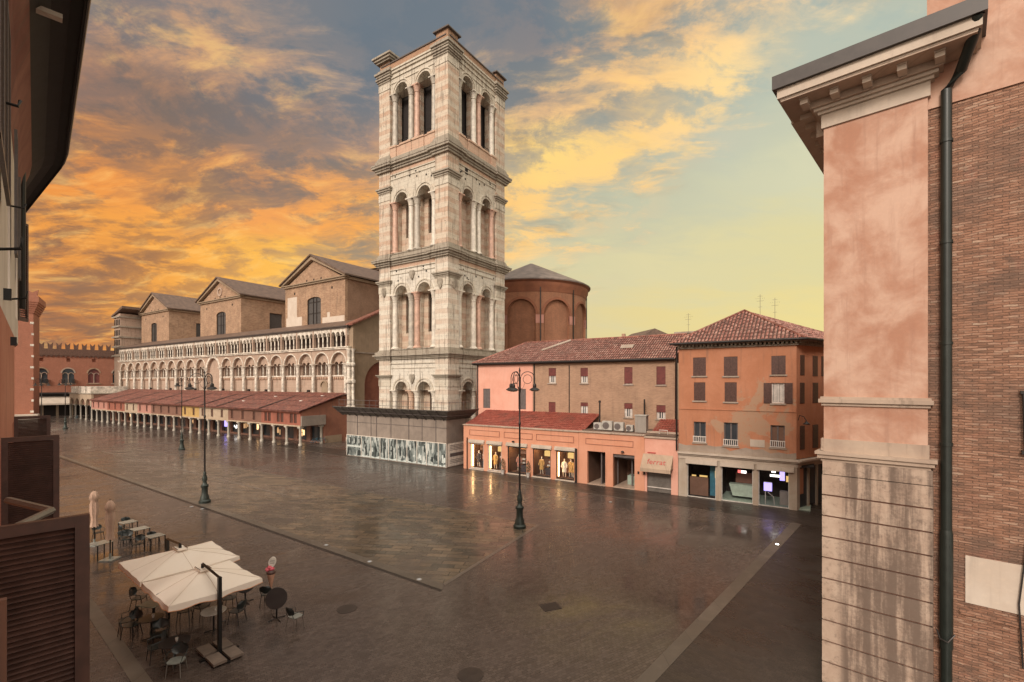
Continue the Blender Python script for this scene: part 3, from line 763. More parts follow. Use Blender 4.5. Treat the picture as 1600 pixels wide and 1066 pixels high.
# cornices
def cornice(zs_, mat='cornice'):
    mb = MB(); mb.M = facem(0)
    for p, a, b in zs_:
        mb.box(-H_-p, H_+p, -H_-p, H_+p, a, b)
    for p, a, b in zs_:
        for cx in (-1, 1):
            for cy in (-1, 1):
                X0, X1 = sorted((cx*H_, cx*(H_-1.85))); Y_0, Y_1 = sorted((cy*H_, cy*(H_-1.85)))
                q = p+.17; mb.box(X0-q, X1+q, Y_0-q, Y_1+q, a+.004, b+.004)
    return mb.build('cornice', mat, T)
cornice([(.10, 11.25, 11.42), (.22, 11.42, 11.6), (.42, 11.6, 11.78), (.20, 11.78, 12.1)])
cornice([(.10, 22.3, 22.5), (.24, 22.5, 22.75), (.46, 22.75, 22.95), (.52, 22.95, 23.08), (.2, 23.08, 23.3)])
cornice([(.10, 33.55, 33.8), (.24, 33.8, 34.05), (.48, 34.05, 34.3), (.54, 34.3, 34.45), (.2, 34.45, 34.95)])
# belfry top: open in the middle, so ring of four beams
mb = MB()
def beam(m_, k):
    m_.box(-H_-.02, H_+.02, Y0-.02, Y0+1.3, 45.0, 45.3); m_.box(-H_-.14, H_+.14, Y0-.14, Y0+1.3, 45.3, 45.5)
onfaces(mb, beam); mb.build('entablature', 'pale', T)
mb = MB(); onfaces(mb, lambda m_, k: m_.box(-H_+.4, H_-.4, Y0+.12, Y0+.7, 45.5, 46.35)); mb.build('parapet', 'brickt', T)
mb = MB(); onfaces(mb, lambda m_, k: m_.box(-H_+.3, H_-.3, Y0, Y0+.85, 46.35, 46.47)); mb.build('parapet_coping', 'copp', T)
for cx in (-1, 1):
    for cy in (-1, 1):
        X0, X1 = sorted((cx*H_, cx*(H_-1.85))); Y_0, Y_1 = sorted((cy*H_, cy*(H_-1.85)))
        mb = MB(); mb.M = facem(0)
        for p, a, b in ((.12, 44.95, 45.1), (.26, 45.1, 45.32), (.42, 45.32, 45.55), (.15, 45.55, 45.9)): mb.box(X0-p, X1+p, Y_0-p, Y_1+p, a, b)
        mb.build('pier_cornice', 'cornice', T)
        mb = MB(); mb.M = facem(0); mb.box(X0+.08, X1-.08, Y_0+.08, Y_1-.08, 45.9, 47.0)
        mb.build('corner_turret', 'brickt', T)
        mb = MB(); mb.M = facem(0)
        if cx < 0 and cy < 0:
            for p, a, b in ((.25, 46.75, 46.95), (.45, 46.95, 47.2), (.62, 47.2, 47.42)): mb.box(X0-p, X1+p, Y_0-p, Y_1+p, a, b)
            mb.build('turret_cap', 'cornice', T)
        else:
            mb.box(X0-.2, X1+.2, Y_0-.2, Y_1+.2, 47.0, 47.14); mb.build('turret_cap', 'copp', T)
# shields on the second tier capitals and one between the lowest arches
for k, x, z in ((0, 4.4, 19.4), (1, -4.5, 19.4), (0, -4.5, 19.3), (0, 0, 9.0), (0, 0, 20.9)):
    mb = MB(); mb.M = facem(k) @ Matrix.Translation((x, Y0-.02 if abs(x) > 1 else Y0+.1, z))
    mb.prism([(-.3, .45), (.3, .45), (.38, .1), (.2, -.4), (0, -.62), (-.2, -.4), (-.38, .1)], -.16, .05)
    mb.prism([(-.2, .32), (.2, .32), (.25, .1), (0, -.45), (-.25, .1)], -.2, -.1)
    mb.build('shield', 'cornice', T)
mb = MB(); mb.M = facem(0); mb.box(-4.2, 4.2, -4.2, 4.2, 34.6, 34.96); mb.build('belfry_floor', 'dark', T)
mb = MB(); mb.M = facem(0); mb.box(-3.95, 3.95, -3.95, 3.95, 34.9, 45.1); mb.build('belfry_shade_box', 'dark', T)  # near-black box added inside so the belfry openings look shaded
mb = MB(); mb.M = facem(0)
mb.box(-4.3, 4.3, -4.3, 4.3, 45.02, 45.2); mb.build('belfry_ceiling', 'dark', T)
# small arched window in the upper right frieze
mb = MB(); mb.M = facem(1); mb.prism([(-2.35, 32.3), (-1.85, 32.3), (-1.85, 33.2), (-2.0, 33.4), (-2.2, 33.4), (-2.35, 33.2)], Y0+.11, Y0+.25); mb.build('small_window', 'dark', T)

# ================================================================== HOARDING round the tower foot
Hd = empty('site_hoarding', gw(-31.4, 35.95) + (0,), RG, 'grey hoarding with black and white picture panels round the bell tower foot', 'hoarding')
mb = MB(); mb.box(-15.3, 0, 0, .15, 0, 4.75); mb.box(-.15, 0, .15, 3.3, 0, 4.75); mb.build('board_wall', 'greyboard', Hd)
mb = MB()
for x_ in (-13.4, -11.1, -10.2, -7.9, -5.2, -3.3, -1.4): mb.box(x_, x_+.05, -.05, 0, 2.5, 4.75)
mb.box(-15.3, .05, -.04, 0, 3.95, 3.99); mb.build('batten', 'shutgrey', Hd)
xx = -15.3
for wd in (2.6, 1.6, 1.5, 1.35, 1.3, 1.5, 1.45, 1.35, 1.6, 1.05):
    mb = MB(); mb.box(xx+.05, xx+wd-.03, -.035, -.004, .08, 2.42); p_ = mb.build('picture_panel', 'collage', Hd)
    rr = random.Random(int(xx*100)); mb = MB(); mw = MB(); w0, w1 = xx+.12, xx+wd-.1
    if xx < -15:      # a printed house front: three windows over an arcade
        for q in range(3): c = w0+.3+q*.82; mb.box(c, c+.5, -.040, -.036, 1.45, 2.2); mw.box(c+.07, c+.2, -.044, -.041, 1.55, 2.1)
        mw.box(w0, w1, -.040, -.036, 1.1, 1.3)
        for q in range(6): c = w0+.05+q*.26; mb.box(c, c+.11, -.040, -.036, .2, .95)
        mb.prism([(w1-.6, .2), (w1, .2), (w1, .7), (w1-.3, .9), (w1-.6, .6)], -.040, -.036)
    else:
        m_ = (w0+w1)/2
        for q in range(5):
            x = rr.uniform(w0, w1-.2); z = rr.uniform(.15, 1.6); a_w = rr.uniform(.10, .3); h = rr.uniform(.2, .8)
            (mb if rr.random() < .62 else mw).prism([(x, z), (min(w1, x+a_w), z+rr.uniform(-.1, .1)), (min(w1, x+a_w*.8), min(2.35, z+h)), (x+.05, min(2.35, z+h*.9))], -.0400-.0008*q, -.036)
        if rr.random() < .6:     # a standing dark figure
            mb.prism([(m_-.12, .3), (m_+.14, .3), (m_+.1, 1.1), (m_+.16, 1.35), (m_+.06, 1.5), (m_+.05, 1.7), (m_-.06, 1.7), (m_-.05, 1.5), (m_-.15, 1.3)], -.047, -.036)
        mw.prism([(w0, .12), (w1, .10), (w1, .25+rr.uniform(0, .15)), (m_, .18), (w0, .3)], -.046, -.036)
    mb.build('dark_print', 'printdark', p_); mw.build('pale_print', 'printpale', p_)
    mb = MB()
    for a, b in ((xx, xx+.05), (xx+wd-.03, xx+wd+.02)): mb.box(a, b, -.045, 0, .05, 2.45)
    mb.box(xx, xx+wd, -.044, 0, 2.42, 2.48); mb.build('panel_frame', 'mannw', p_)
    xx += wd
mb = MB(); mb.box(.004, .03, .2, 3.1, .1, 2.4); p_ = mb.build('information_panel', 'mannw', Hd)
mb = MB()
mb.box(.03, .04, .5, 2.8, 1.05, 1.4)
for z in (.4, .55, .7, 1.7, 1.85, 2.0, 2.15): mb.box(.03, .038, .5, 2.6, z, z+.05)
mb.build('printed_lines', 'shutgrey', p_)
# flared protective canopy
mb = MB()
x0, x1, o_ = -16.2, 0, 1.35
mb.q((x0, 0, 4.75), (x1, 0, 4.75), (x1+o_, -o_, 5.75), (x0, -o_, 5.75)); mb.q((x0, 0, 4.81), (x1, 0, 4.81), (x1+o_, -o_, 5.81), (x0, -o_, 5.81))
mb.q((x1, 0, 4.75), (x1, 3.6, 4.75), (x1+o_, 3.6, 5.75), (x1+o_, -o_, 5.75)); mb.q((x1, 0, 4.81), (x1, 3.6, 4.81), (x1+o_, 3.6, 5.81), (x1+o_, -o_, 5.81))
mb.q((x0, -o_, 5.75), (x1+o_, -o_, 5.75), (x1+o_, -o_, 5.81), (x0, -o_, 5.81)); mb.q((x1+o_, -o_, 5.75), (x1+o_, 3.6, 5.75), (x1+o_, 3.6, 5.81), (x1+o_, -o_, 5.81))
mb.box(x0, x1, .0, 4, 4.76, 4.82)
mb.build('flared_canopy', 'sheet', Hd)
mb = MB()
for k in range(14): x = x0+.3+k*1.2; mb.tube([(x, -.02, 4.70), (x, -o_, 5.70)], .045, 5)
mb.tube([(x0, -.7, 5.2), (x1+.7, -.7, 5.2), (x1+.7, 3.5, 5.2)], .03, 5)
mb.build('canopy_struts', 'shutgrey', Hd)
mb = MB()
for k in range(17): mb.tube([(x0+k*1.06, -.4, 5.2), (x0+k*1.06, -.4, 6.6)], .022, 4)
mb.tube([(x0, -.4, 6.5), (x1+.4, -.4, 6.5)], .022, 4); mb.tube([(x0, -.4, 6.0), (x1+.4, -.4, 6.0)], .022, 4)
for k in range(4): mb.tube([(x1+.4, k*1.1, 5.2), (x1+.4, k*1.1, 6.6)], .022, 4)
mb.tube([(x1+.4, -.4, 6.5), (x1+.4, 3.5, 6.5)], .022, 4)
mb.build('scaffold_rail', 'shutgrey', Hd)

# ================================================================== CATHEDRAL
RC = -33.0
CA = empty('cathedral', (-24.3, 70.4, 0), RC, 'long brick cathedral flank with marble column galleries and three gabled blocks above', 'cathedral')
SP = 4.1
posA = [-SP*i for i in range(10)]                        # right group 0 .. -36.9
posB = [-42.7-4.3*i for i in range(11)]                  # left group
archs = [(posA[i+1], posA[i]) for i in range(9)] + [(posB[i+1], posB[i]) for i in range(10)]
# recessed wall with groups of small lights
ops = []
for a, b in archs:
    c = (a+b)/2; n_ = 3 if b > -20 else 3
    for q in (-1, 0, 1): ops.append((c+q*1.16-.47, c+q*1.16+.47, 9.65, 11.25, 'a'))
mb = MB(); mb.wall(-86, 0, 0, 13.6, sorted(ops), .5, .95, seg=6); mb.build('flank_wall', 'cathstone', CA)
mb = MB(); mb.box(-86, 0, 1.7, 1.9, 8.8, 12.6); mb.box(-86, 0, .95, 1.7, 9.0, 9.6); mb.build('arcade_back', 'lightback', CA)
# big arches in front
mb = MB()
mb.wall(-86, -42.7, 11.3, 13.55, [(a+.3, b-.3, 11.299, 11.3, 's2') if 0 else (a+.28, b-.28, 11.299, 11.3, 'a') for a, b in archs[9:]], .0, .5, seg=10)
mb.wall(-36.9, .3, 11.3, 13.55, [(a+.28, b-.28, 11.299, 11.3, 'a') for a, b in archs[:9]], .0, .5, seg=10)
mb.wall(-42.7, -36.9, 6.0, 13.62, [(-42.3, -37.3, 5.999, 10.8, 'a')], .0, .5, seg=14)
mb.build('blind_arcade', 'cathstone', CA)
mb = MB()
for a, b in archs: mb.ring((a+b)/2, 11.3, (b-a)/2-.30, (b-a)/2-.12, -.07, .1, 12)
mb.ring(-39.8, 10.8, 2.45, 2.85, -.12, .1, 16)
mb.build('arch_moulding', 'cathwhite', CA)
mb = MB(); column_mesh(mb, 0, 0, 6.4, 11.4, .27, 10, .7); bigc = mb.build('column', 'cathwhite', CA)
allp = posA + posB; bigc.location = (allp[0]-.35, -.02, 0)
for x in allp[1:]: inst(bigc, 'column', CA, (x, -.02, 0))
mb = MB(); column_mesh(mb, 0, 0, 9.65, 11.3, .10, 8, .3); sc_ = mb.build('slender_column', 'cathwhite', CA); ff = True
for a, b in archs:
    c = (a+b)/2
    for q in (-.575, .575):
        if ff: sc_.location = (c+q, .42, 0); ff = False
        else: inst(sc_, 'slender_column', CA, (c+q, .42, 0))
mb = MB()
for a, b in archs: mb.box(a+.27, b-.27, .25, .55, 9.45, 9.63)
mb.build('sill', 'cathwhite', CA)
mb = MB()
for a, b in archs:
    n = 8; wd = (b-a-.6)/n
    for q in range(n):
        x = a+.3+q*wd; mb.prism([(x+.02, 9.42), (x+wd-.02, 9.42), (x+wd/2, 8.95)], .30, .52)
mb.build('corbel_frieze', 'pinkstone', CA)
# small gothic window under the first arches
mb = MB(); mb.ring(-6.1, 7.9, .75, .95, .3, .6, 12); mb.prism([(-6.85, 6.6), (-5.35, 6.6), (-5.35, 7.9), (-5.6, 8.4), (-6.1, 8.65), (-6.6, 8.4), (-6.85, 7.9)], .47, .6); mb.build('gothic_window', 'greywall', CA)
# upper gallery
mb = MB(); mb.box(-86.3, .5, -.25, 2.6, 13.5, 13.72); mb.box(-86.4, .6, -.38, 2.6, 13.72, 13.86); mb.build('gallery_floor', 'cathwhite', CA)
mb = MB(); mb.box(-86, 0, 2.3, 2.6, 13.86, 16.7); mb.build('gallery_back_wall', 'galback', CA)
NG = 78; gs = 85.4/NG; ops = []
for i in range(NG):
    c = -.5-gs*(i+.5); ops.append((c-.40, c+.40, 15.55, 15.75, 'a'))
mb = MB(); mb.wall(-86.2, 0, 15.56, 16.62, [(a, b, 15.559, zc, k) for a, b, z_, zc, k in sorted(ops)], -.05, .35, seg=6); mb.build('gallery_arcade', 'cathwhite', CA)
mb = MB(); column_mesh(mb, 0, 0, 13.86, 15.58, .115, 8, .32); gc = mb.build('gallery_column', 'cathwhite', CA)
for i in range(NG+1):
    x = -.5-gs*i
    if i == 0: gc.location = (x, .15, 0)
    else: inst(gc, 'gallery_column', CA, (x, .15, 0))
mb = MB()
for x in [-.18] + [-.5-gs*i for i in range(3, NG, 4)]: mb.box(x-.16, x+.16, -.09, .36, 13.86, 16.6)
build_split(mb, 'gallery_pier', 'cathstone', CA)
mb = MB(); mb.box(-86.4, .3, -.25, .5, 16.62, 16.8); mb.box(-86.5, .4, -.42, .5, 16.8, 16.92); mb.build('cornice', 'copp', CA)
mb = MB(); mb.add([(-86.5,-.45,16.93),(.5,-.45,16.93),(.5,4.1,18.5),(-86.5,4.1,18.5)], [(0,1,2,3)]); mb.build('gallery_roof', 'roofcath', CA)
# corner shafts at the east end
for x, y, r, zt in ((.55, -.15, .30, 13.5), (.95, .25, .22, 13.5)):
    mb = MB(); mb.lathe(x, y, [(r*1.5, 0), (r*1.5, .4), (r, .6), (r, 4.6), (r*1.6, 4.8), (r*1.6, 5), (r, 5.2), (r, 8.3), (r*1.7, 8.5), (r*1.7, 8.8), (r, 9), (r, 10.8), (r*1.7, 11), (r*1.7, 11.3), (r, 11.5), (r, zt-.4), (r*1.6, zt-.1), (r*1.6, zt)], 12)
    mb.build('corner_shaft', 'cathwhite', CA)
# east end wall, facing the tower
mb = MB(); mb.M = Matrix.Rotation(math.pi/2, 4, 'Z')
mb.wall(0.3, 22, 0, 17.0, [(2.4, 9.6, 0.5, 8.2, 'a')], -.9, .0, seg=18); mb.build('end_wall', 'greywall', CA)
mb = MB(); mb.M = Matrix.Rotation(math.pi/2, 4, 'Z'); mb.box(2.4, 9.6, -.3, -.1, .5, 12); mb.build('blocked_arch', 'redplaster', CA)
mb = MB(); mb.M = Matrix.Rotation(math.pi/2, 4, 'Z'); mb.box(.3, 22, -1.0, -.9, 12.9, 13.1); mb.build('string_course', 'greyband', CA)
mb = MB(); mb.M = Matrix.Rotation(math.pi/2, 4, 'Z'); mb.prism([(.3, 17.0), (22, 17.0), (22, 23.4), (14, 23.4)], -.85, .3); mb.build('end_gable', 'greywall', CA)
mb = MB(); mb.M = Matrix.Rotation(math.pi/2, 4, 'Z'); mb.prism([(-.2, 16.9), (-.2, 17.15), (14, 23.75), (22, 23.8), (22, 23.4), (14, 23.4)], -1.35, .3); mb.build('aisle_roof', 'rooftile', CA)
# gabled blocks
def gable(xc, wd, win, patch=False, oculus=False, sidewin=True, ww=1.9):
    x0, x1 = xc-wd/2, xc+wd/2; E_ = 25.3; A_ = 29.7
    mb = MB(); mb.wall(x0, x1, 15.5, E_, [(win-ww, win+ww, 16.0, 22.5, 's')], 4, 4.5, seg=10)
    mb.M = Matrix.Translation((x1, 0, 0)) @ Matrix.Rotation(math.pi/2, 4, 'Z')
    mb.wall(4.5, 26, 15.5, E_, [(11.0, 14.5, 17.5, 22.5)] if sidewin else [], 0, -.5) if 0 else None
    mb.M = Matrix.Identity(4)
    wl = mb.build('block_wall', 'cathbrick', CA)
    mb = MB(); mb.M = Matrix.Translation((x1, 0, 0)) @ Matrix.Rotation(math.pi/2, 4, 'Z')
    mb.wall(4.502, 26, 15.5, E_-.002, [(9.8, 12.6, 18.6, 23.0)] if sidewin else [], -.002, .5)
    mb.M = Matrix.Translation((x0, 0, 0)) @ Matrix.Rotation(math.pi/2, 4, 'Z'); mb.wall(4.502, 26, 15.5, E_-.002, [], -.5, .002)
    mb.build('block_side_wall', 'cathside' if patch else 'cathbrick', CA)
    if sidewin:
        mb = MB(); mb.box(x1-.4, x1-.3, 9.7, 12.7, 18.5, 23.1); mb.build('side_window', 'louvre', CA)
    mb = MB(); mb.box(win-ww-.05, win+ww+.05, 4.25, 4.35, 16, 23.2)
    wo = mb.build('window', 'louvre', CA)
    mb = MB()
    for q in (-ww+.05, -.45, .45, ww-.05): mb.box(win+q-.07, win+q+.07, 4.16, 4.25, 16, 23.1)
    for z in (18.2, 20.3, 22.2): mb.box(win-ww, win+ww, 4.18, 4.25, z, z+.1)
    mb.build('window_frame', 'iron', wo)
    mb = MB(); mb.prism([(x0+.3, E_+.25), (x1-.3, E_+.25), (xc, A_-.35)], 4.05, 4.6); mb.build('pediment', 'cathbrick', CA)
    if oculus:
        mb = MB(); mb.M = Matrix.Translation((0, 0, 0)); mb.ring(xc, 27.3, .55, .95, 3.9, 4.1, 18, 0, 2*math.pi); mb.build('oculus', 'cathstone', CA)
    mb = MB()
    mb.box(x0-.25, x1+.25, 3.7, 4.6, E_, E_+.28); mb.box(x0-.5, x1+.5, 3.5, 4.6, E_+.28, E_+.45)
    mb.box(x1-.02, x1+.35, 4.6, 26, E_+.0, E_+.45); mb.box(x0-.35, x0+.02, 4.6, 26, E_, E_+.45)
    for s in (-1, 1):
        xe = xc+s*(wd/2+.6)
        mb.prism([(xe, E_+.25), (xe, E_+.65), (xc, A_+.35), (xc, A_-.25)], 3.5, 4.3)
    mb.build('block_cornice', 'greywall', CA)
    mb = MB()
    for s in (-1, 1):
        xe = xc+s*(wd/2+.9)
        mb.prism([(xe, E_+.45), (xe, E_+.68), (xc, A_+.62), (xc, A_+.36)], 3.25, 30)
    mb.build('block_roof', 'roofcath', CA)
    mb = MB()
    for q in (-.33, .30): mb.box(xc+q*wd-.18, xc+q*wd+.18, 3.98, 4.1, 24.0, 24.4)
    for q in (-.12, 0, .12): mb.box(xc+q*wd-.14, xc+q*wd+.14, 4.03, 4.1, 25.95, 26.25)
    mb.build('putlog_holes', 'dark', CA)
gable(-14.0, 16.6, -13.9, patch=True, sidewin=False)
gable(-45.7, 16.6, -45.2, oculus=True)
gable(-77.0, 15.4, -77.4, ww=1.6)
mb = MB(); mb.box(-22.0, -17.3, 3.985, 4.05, 17.0, 20.0); mb.box(-21.6, -18.8, 3.985, 4.05, 20.0, 23.6); mb.box(-11.6, -5.85, 3.985, 4.05, 17.0, 19.4); mb.box(-10.3, -9.6, 3.985, 4.05, 19.4, 20.2)
build_split(mb, 'render_patch', 'patch', CA)
# nave and roofs behind
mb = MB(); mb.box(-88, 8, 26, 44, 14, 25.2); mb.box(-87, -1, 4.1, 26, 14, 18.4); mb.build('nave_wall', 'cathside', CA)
mb = MB(); mb.M = Matrix.Rotation(math.pi/2, 4, 'Z'); mb.prism([(25.2, 25.2), (44.8, 25.2), (35, 29.4)], -8.4, 88.4); mb.build('nave_roof', 'roofcath', CA)
mb = MB(); mb.box(-47, 4, 20, 33, 24, 31.0); mb.build('choir_wall', 'cathbrick', CA)
mb = MB(); mb.box(-47.6, 4.4, 19.4, 33, 31.0, 31.35); mb.M = Matrix.Rotation(math.pi/2, 4, 'Z'); mb.prism([(19.0, 31.35), (34, 31.35), (26, 33.0)], -4.6, 48); mb.build('choir_roof', 'roofcath', CA)
# west front turret with small open galleries
mb = MB(); mb.box(-90.2, -86.4, .2, 5, 0, 25.6); mb.build('turret', 'cathstone', CA)
for z in (15, 17.2, 19.6, 22.2, 24.6):
    mb = MB(); mb.box(-90.7, -86.1, -.2, 5.4, z, z+.35); mb.build('turret_gallery', 'cornice', CA)
mb = MB()
for z in (15.35, 17.55, 19.95, 22.55):
    for q in range(4): mb.box(-89.9+q*.95, -89.5+q*.95, .1, .2, z+.2, z+1.6)
mb.build('turret_openings', 'dark', CA)
mb = MB(); mb.prism([(-91, 24.95), (-91, 25.3), (-84, 27.2), (-84, 26.6)], -.2, 16); mb.build('facade_roof', 'roofcath', CA)

# ================================================================== SHOP PORTICO against the cathedral
PO = empty('shop_portico', (-24.3, 70.4, 0), RC, 'low row of shops with columns and a long red tiled roof along the cathedral flank', 'arcade')
yF = -7.55; NP = 25; ps = 3.12
mb = MB(); mb.lathe(0, 0, [(.26, 0), (.26, .22), (.19, .3), (.17, 2.2), (.24, 2.32), (.24, 2.36)], 10); mb.box(-.27, .27, -.27, .27, 2.36, 2.55)
pc = mb.build('column', 'colg', PO); pc.location = (-.05, yF, 0)
for i in range(1, NP): inst(pc, 'column', PO, (-.05-ps*i, yF, 0))
inst(pc, 'column', PO, (-.05, yF+3.2, 0))
mb = MB(); mb.box(-78, .2, yF-.2, yF+.2, 2.55, 2.72); mb.build('beam', 'cream', PO)
segs = [(0, 2, 'redpl'), (2, 4, 'rosepl'), (4, 5, 'brownpl'), (5, 8, 'brownpl'), (8, 10, 'cream'), (10, 11, 'cream'), (11, 14, 'yellowpl'), (14, 17, 'brownpl'), (17, 18, 'cream'), (18, 20, 'rosepl'), (20, 22, 'redpl'), (22, 25, 'rosepl')]
segs = [(0, 3, 'redpl'), (3, 6, 'brownpl'), (6, 9, 'cream'), (9, 11, 'yellowpl'), (11, 15, 'brownpl'), (15, 17, 'rosepl'), (17, 19, 'cream'), (19, 22, 'redpl'), (22, 25, 'rosepl')]
for a, b, mt in segs:
    mb = MB(); xa, xb = -ps*b if b < 25 else -78, -ps*a+(.15 if a == 0 else 0)
    ops = [(-ps*(i+.5)-.36+ (.8 if q else -.1)-.3, -ps*(i+.5)+.36+(.8 if q else -.1)-.3, 3.0, 4.25) for i in range(a, b) for q in ((0, 1) if a == 0 else (0,))]
    ops = sorted(o for o in ops if o[0] > xa+.1 and o[1] < xb-.1)
    mb.wall(xa, xb, 2.724, 4.72, ops, yF-.1, yF+.12)
    wl = mb.build('upper_wall', mt, PO)
    for o in ops:
        mb = MB(); mb.box(o[0]-.02, o[1]+.02, yF+.0, yF+.05, o[2]-.02, o[3]+.02); mb.build('shuttered_window', 'shutbrown', wl)
# back wall with shop fronts
mb = MB(); ops = [(-ps*(i+1)+.45, -ps*i-.45, .25, 2.3) for i in range(25)]
mb.wall(-78, 0, 0, 3.2, sorted(ops), -4.3, -4.0); mb.build('shop_wall', 'brownpl', PO)
mb = MB(); mb.q((-78, yF+.1, 2.74), (0, yF+.1, 2.74), (0, -4, 2.74), (-78, -4, 2.74)); mb.build('soffit', 'brownpl', PO)
kinds = ['dark', 'warmsoft', 'glass', 'warmdim', 'glass', 'warmsoft', 'warmdim', 'white_l', 'purple', 'glass', 'dark', 'glass', 'warmdim', 'glass', 'dark', 'warmdim', 'glass', 'glass', 'dark', 'glass', 'glass', 'warmsoft', 'glass', 'warmdim', 'glass']
for i in range(25):
    xa, xb = -ps*(i+1)+.45, -ps*i-.45
    mb = MB(); mb.box(xa, xb, -3.95, -3.9, .2, 2.35); pn = mb.build('shop_window', 'glass', PO)
    kd = kinds[i]
    if kd not in ('dark', 'glass'):
        mb = MB(); rr = random.Random(i)
        for q in range(3 if kd != 'purple' else 1):
            cx = rr.uniform(xa+.4, xb-.4); z = rr.uniform(.9, 1.6); wd = rr.uniform(.06, .2) if kd != 'purple' else .45; h = rr.uniform(.12, .45) if kd != 'purple' else .6
            mb.box(cx-wd, cx+wd, -4.02, -3.96, z-h, z+h)
        mb.build('lit_display', kd, pn)
mb = MB(); mb.q((-78.2, yF-.55, 4.62), (.45, yF-.55, 4.62), (.45, .1, 6.95), (-78.2, .1, 6.95))
mb.q((-78.2, yF-.55, 4.50), (.45, yF-.55, 4.50), (.45, yF-.55, 4.62), (-78.2, yF-.55, 4.62)); mb.q((-78.2, yF-.55, 4.50), (.45, yF-.55, 4.50), (.45, .1, 6.83), (-78.2, .1, 6.83))
tile_roof(mb, (-78.2, yF-.6, 4.63), (1, 0, 0), (0, 7.65, 2.33), 78.6, lambda u: (0, 8.0), .42, 2.0, .07)
mb.build('roof', 'roofport', PO)
mb = MB()
for x in (-9.5, -21.5, -27, -36, -47, -58, -68): mb.q((x, yF-.6, 4.83), (x+.45, yF-.6, 4.83), (x+.45, .1, 7.17), (x, .1, 7.17)); mb.box(x, x+.45, -.3, 0, 6.95, 7.35)
build_split(mb, 'roof_ridge_strip', 'soffitd', PO)
mb = MB()
for x, y in ((-5, -4.5), (-14, -3), (-19, -5.4), (-3.2, -2.2)):
    z = 4.62+(y-(yF-.55))*.3046+.09; mb.box(x, x+.55, y, y+.3, z, z+.12)
mb.build('skylight', 'whitepaint', PO)
mb = MB(); mb.M = Matrix.Rotation(math.pi/2, 4, 'Z'); mb.prism([(-4.1, 0), (-.2, 0), (-.2, 6.8), (-4.1, 5.65)], -.25, 0); mb.prism([(-7.5, 2.72), (-4.1, 2.72), (-4.1, 5.65), (-7.5, 4.6)], -.248, 0)
mb.build('end_wall', plaster('end_wall_plaster', (.30, .13, .08), (.24, .10, .065), st=.5), PO)
mb = MB(); mb.box(.25, .5, -7.7, -4.0, 2.65, 4.0); mb.build('wooden_fascia', 'greyboard', PO)
mb = MB(); mb.box(.24, .30, -4.0, -1.2, 0, 1.0); mb.build('stain_plinth', 'greywall', PO)
# pale arched house ending the row
AH = empty('arcaded_house', (-24.3, 70.4, 0), RC, 'small pale arcaded house at the far left end of the portico row', 'house')
mb = MB(); xs_ = [-93, -89.4, -85.8, -82.2, -78.6]
mb.wall(-93, -78.3, 3.4, 5.9, [(xs_[i]+.35, xs_[i+1]-.35, 3.399, 3.4, 'a') for i in range(4)], -7.6, -7.2, seg=8); mb.build('arcade_wall', 'cream', AH)
mb = MB(); mb.box(-93.02, -78.28, -7.15, -.5, 3.4, 5.85); mb.build('house_wall', 'brownpl', AH)
mb = MB(); mb.box(-93.2, -78.2, -7.75, -.5, 5.9, 6.1); mb.build('cornice', 'cornice', AH)
mb = MB(); 
for q in range(4): mb.box(-92.6+q*3.5, -90+q*3.5, -7.4, -.6, 6.1, 7.6)
mb.build('parapet', 'cathwhite', AH)
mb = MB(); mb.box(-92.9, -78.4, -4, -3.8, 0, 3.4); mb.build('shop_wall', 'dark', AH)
pc2 = inst(pc, 'column', AH, (-93, -7.4, 0)); pc2.data = pc.data.copy(); pc2.data.transform(Matrix.Scale(1.33, 4, (0, 0, 1)))
for x in xs_[1:]: inst(pc2, 'column', AH, (x, -7.4, 0))

# ================================================================== APSE
AP = empty('apse', (3.3, 82, 0), 0, 'round brown brick apse with blind arches and conical roof right of the tower', 'apse')
RA = 9.3
mb = MB(); n = 16; per = 2*math.pi*RA
def warp(p):
    th = p.x/RA - math.pi/2 + .10; r = RA - p.y
    return Vector((r*math.cos(th), r*math.sin(th), p.z))
mb.warp = warp
bay = per/10
ops = [(-per/2+bay*i+.62, -per/2+bay*(i+1)-.62, 3, 19.0, 'a') for i in range(10)]
mb.wall(-per/2, per/2, 0, 22.4, ops, 0, .45, split=[-per/2+per*i/90 for i in range(91)], seg=14)
mb.build('drum_wall', 'apse', AP, angle=30)
mb = MB(); mb.lathe(0, 0, [(RA-.42, 0), (RA-.42, 22.4)], 72); mb.build('niche_wall', 'apse', AP)
mb = MB(); mb.warp = warp
for o in ops:
    cx = (o[0]+o[1])/2; mb.ring(cx, 19, (o[1]-o[0])/2, (o[1]-o[0])/2+.38, -.07, .1, 16)
mb.build('arch_moulding', 'apserib', AP)
mb = MB(); mb.warp = warp
for i in range(10): x = -per/2+bay*i; mb.box(x-.62, x+.62, -.05, .3, 17.6, 18.9)
build_split(mb, 'impost_block', 'rosepl', AP)
mb = MB(); mb.warp = warp
for i in range(10): x = -per/2+bay*i+.1; mb.box(x-.07, x+.07, -.2, -.06, 0, 23.2)
build_split(mb, 'downpipe', 'iron', AP)
mb = MB(); mb.lathe(0, 0, [(RA+.02, 22.4), (RA+.12, 22.6), (RA+.14, 23.0), (RA+.35, 23.3), (RA+.40, 23.9), (RA+.75, 24.2)], 72); mb.build('eaves', 'apserib', AP)
mb = MB(); mb.lathe(0, 0, [(RA+.76, 24.18), (RA+.8, 24.35), (RA+.2, 24.7), (.3, 28.9)], 48, smooth=False); mb.build('conical_roof', 'apseroof', AP)
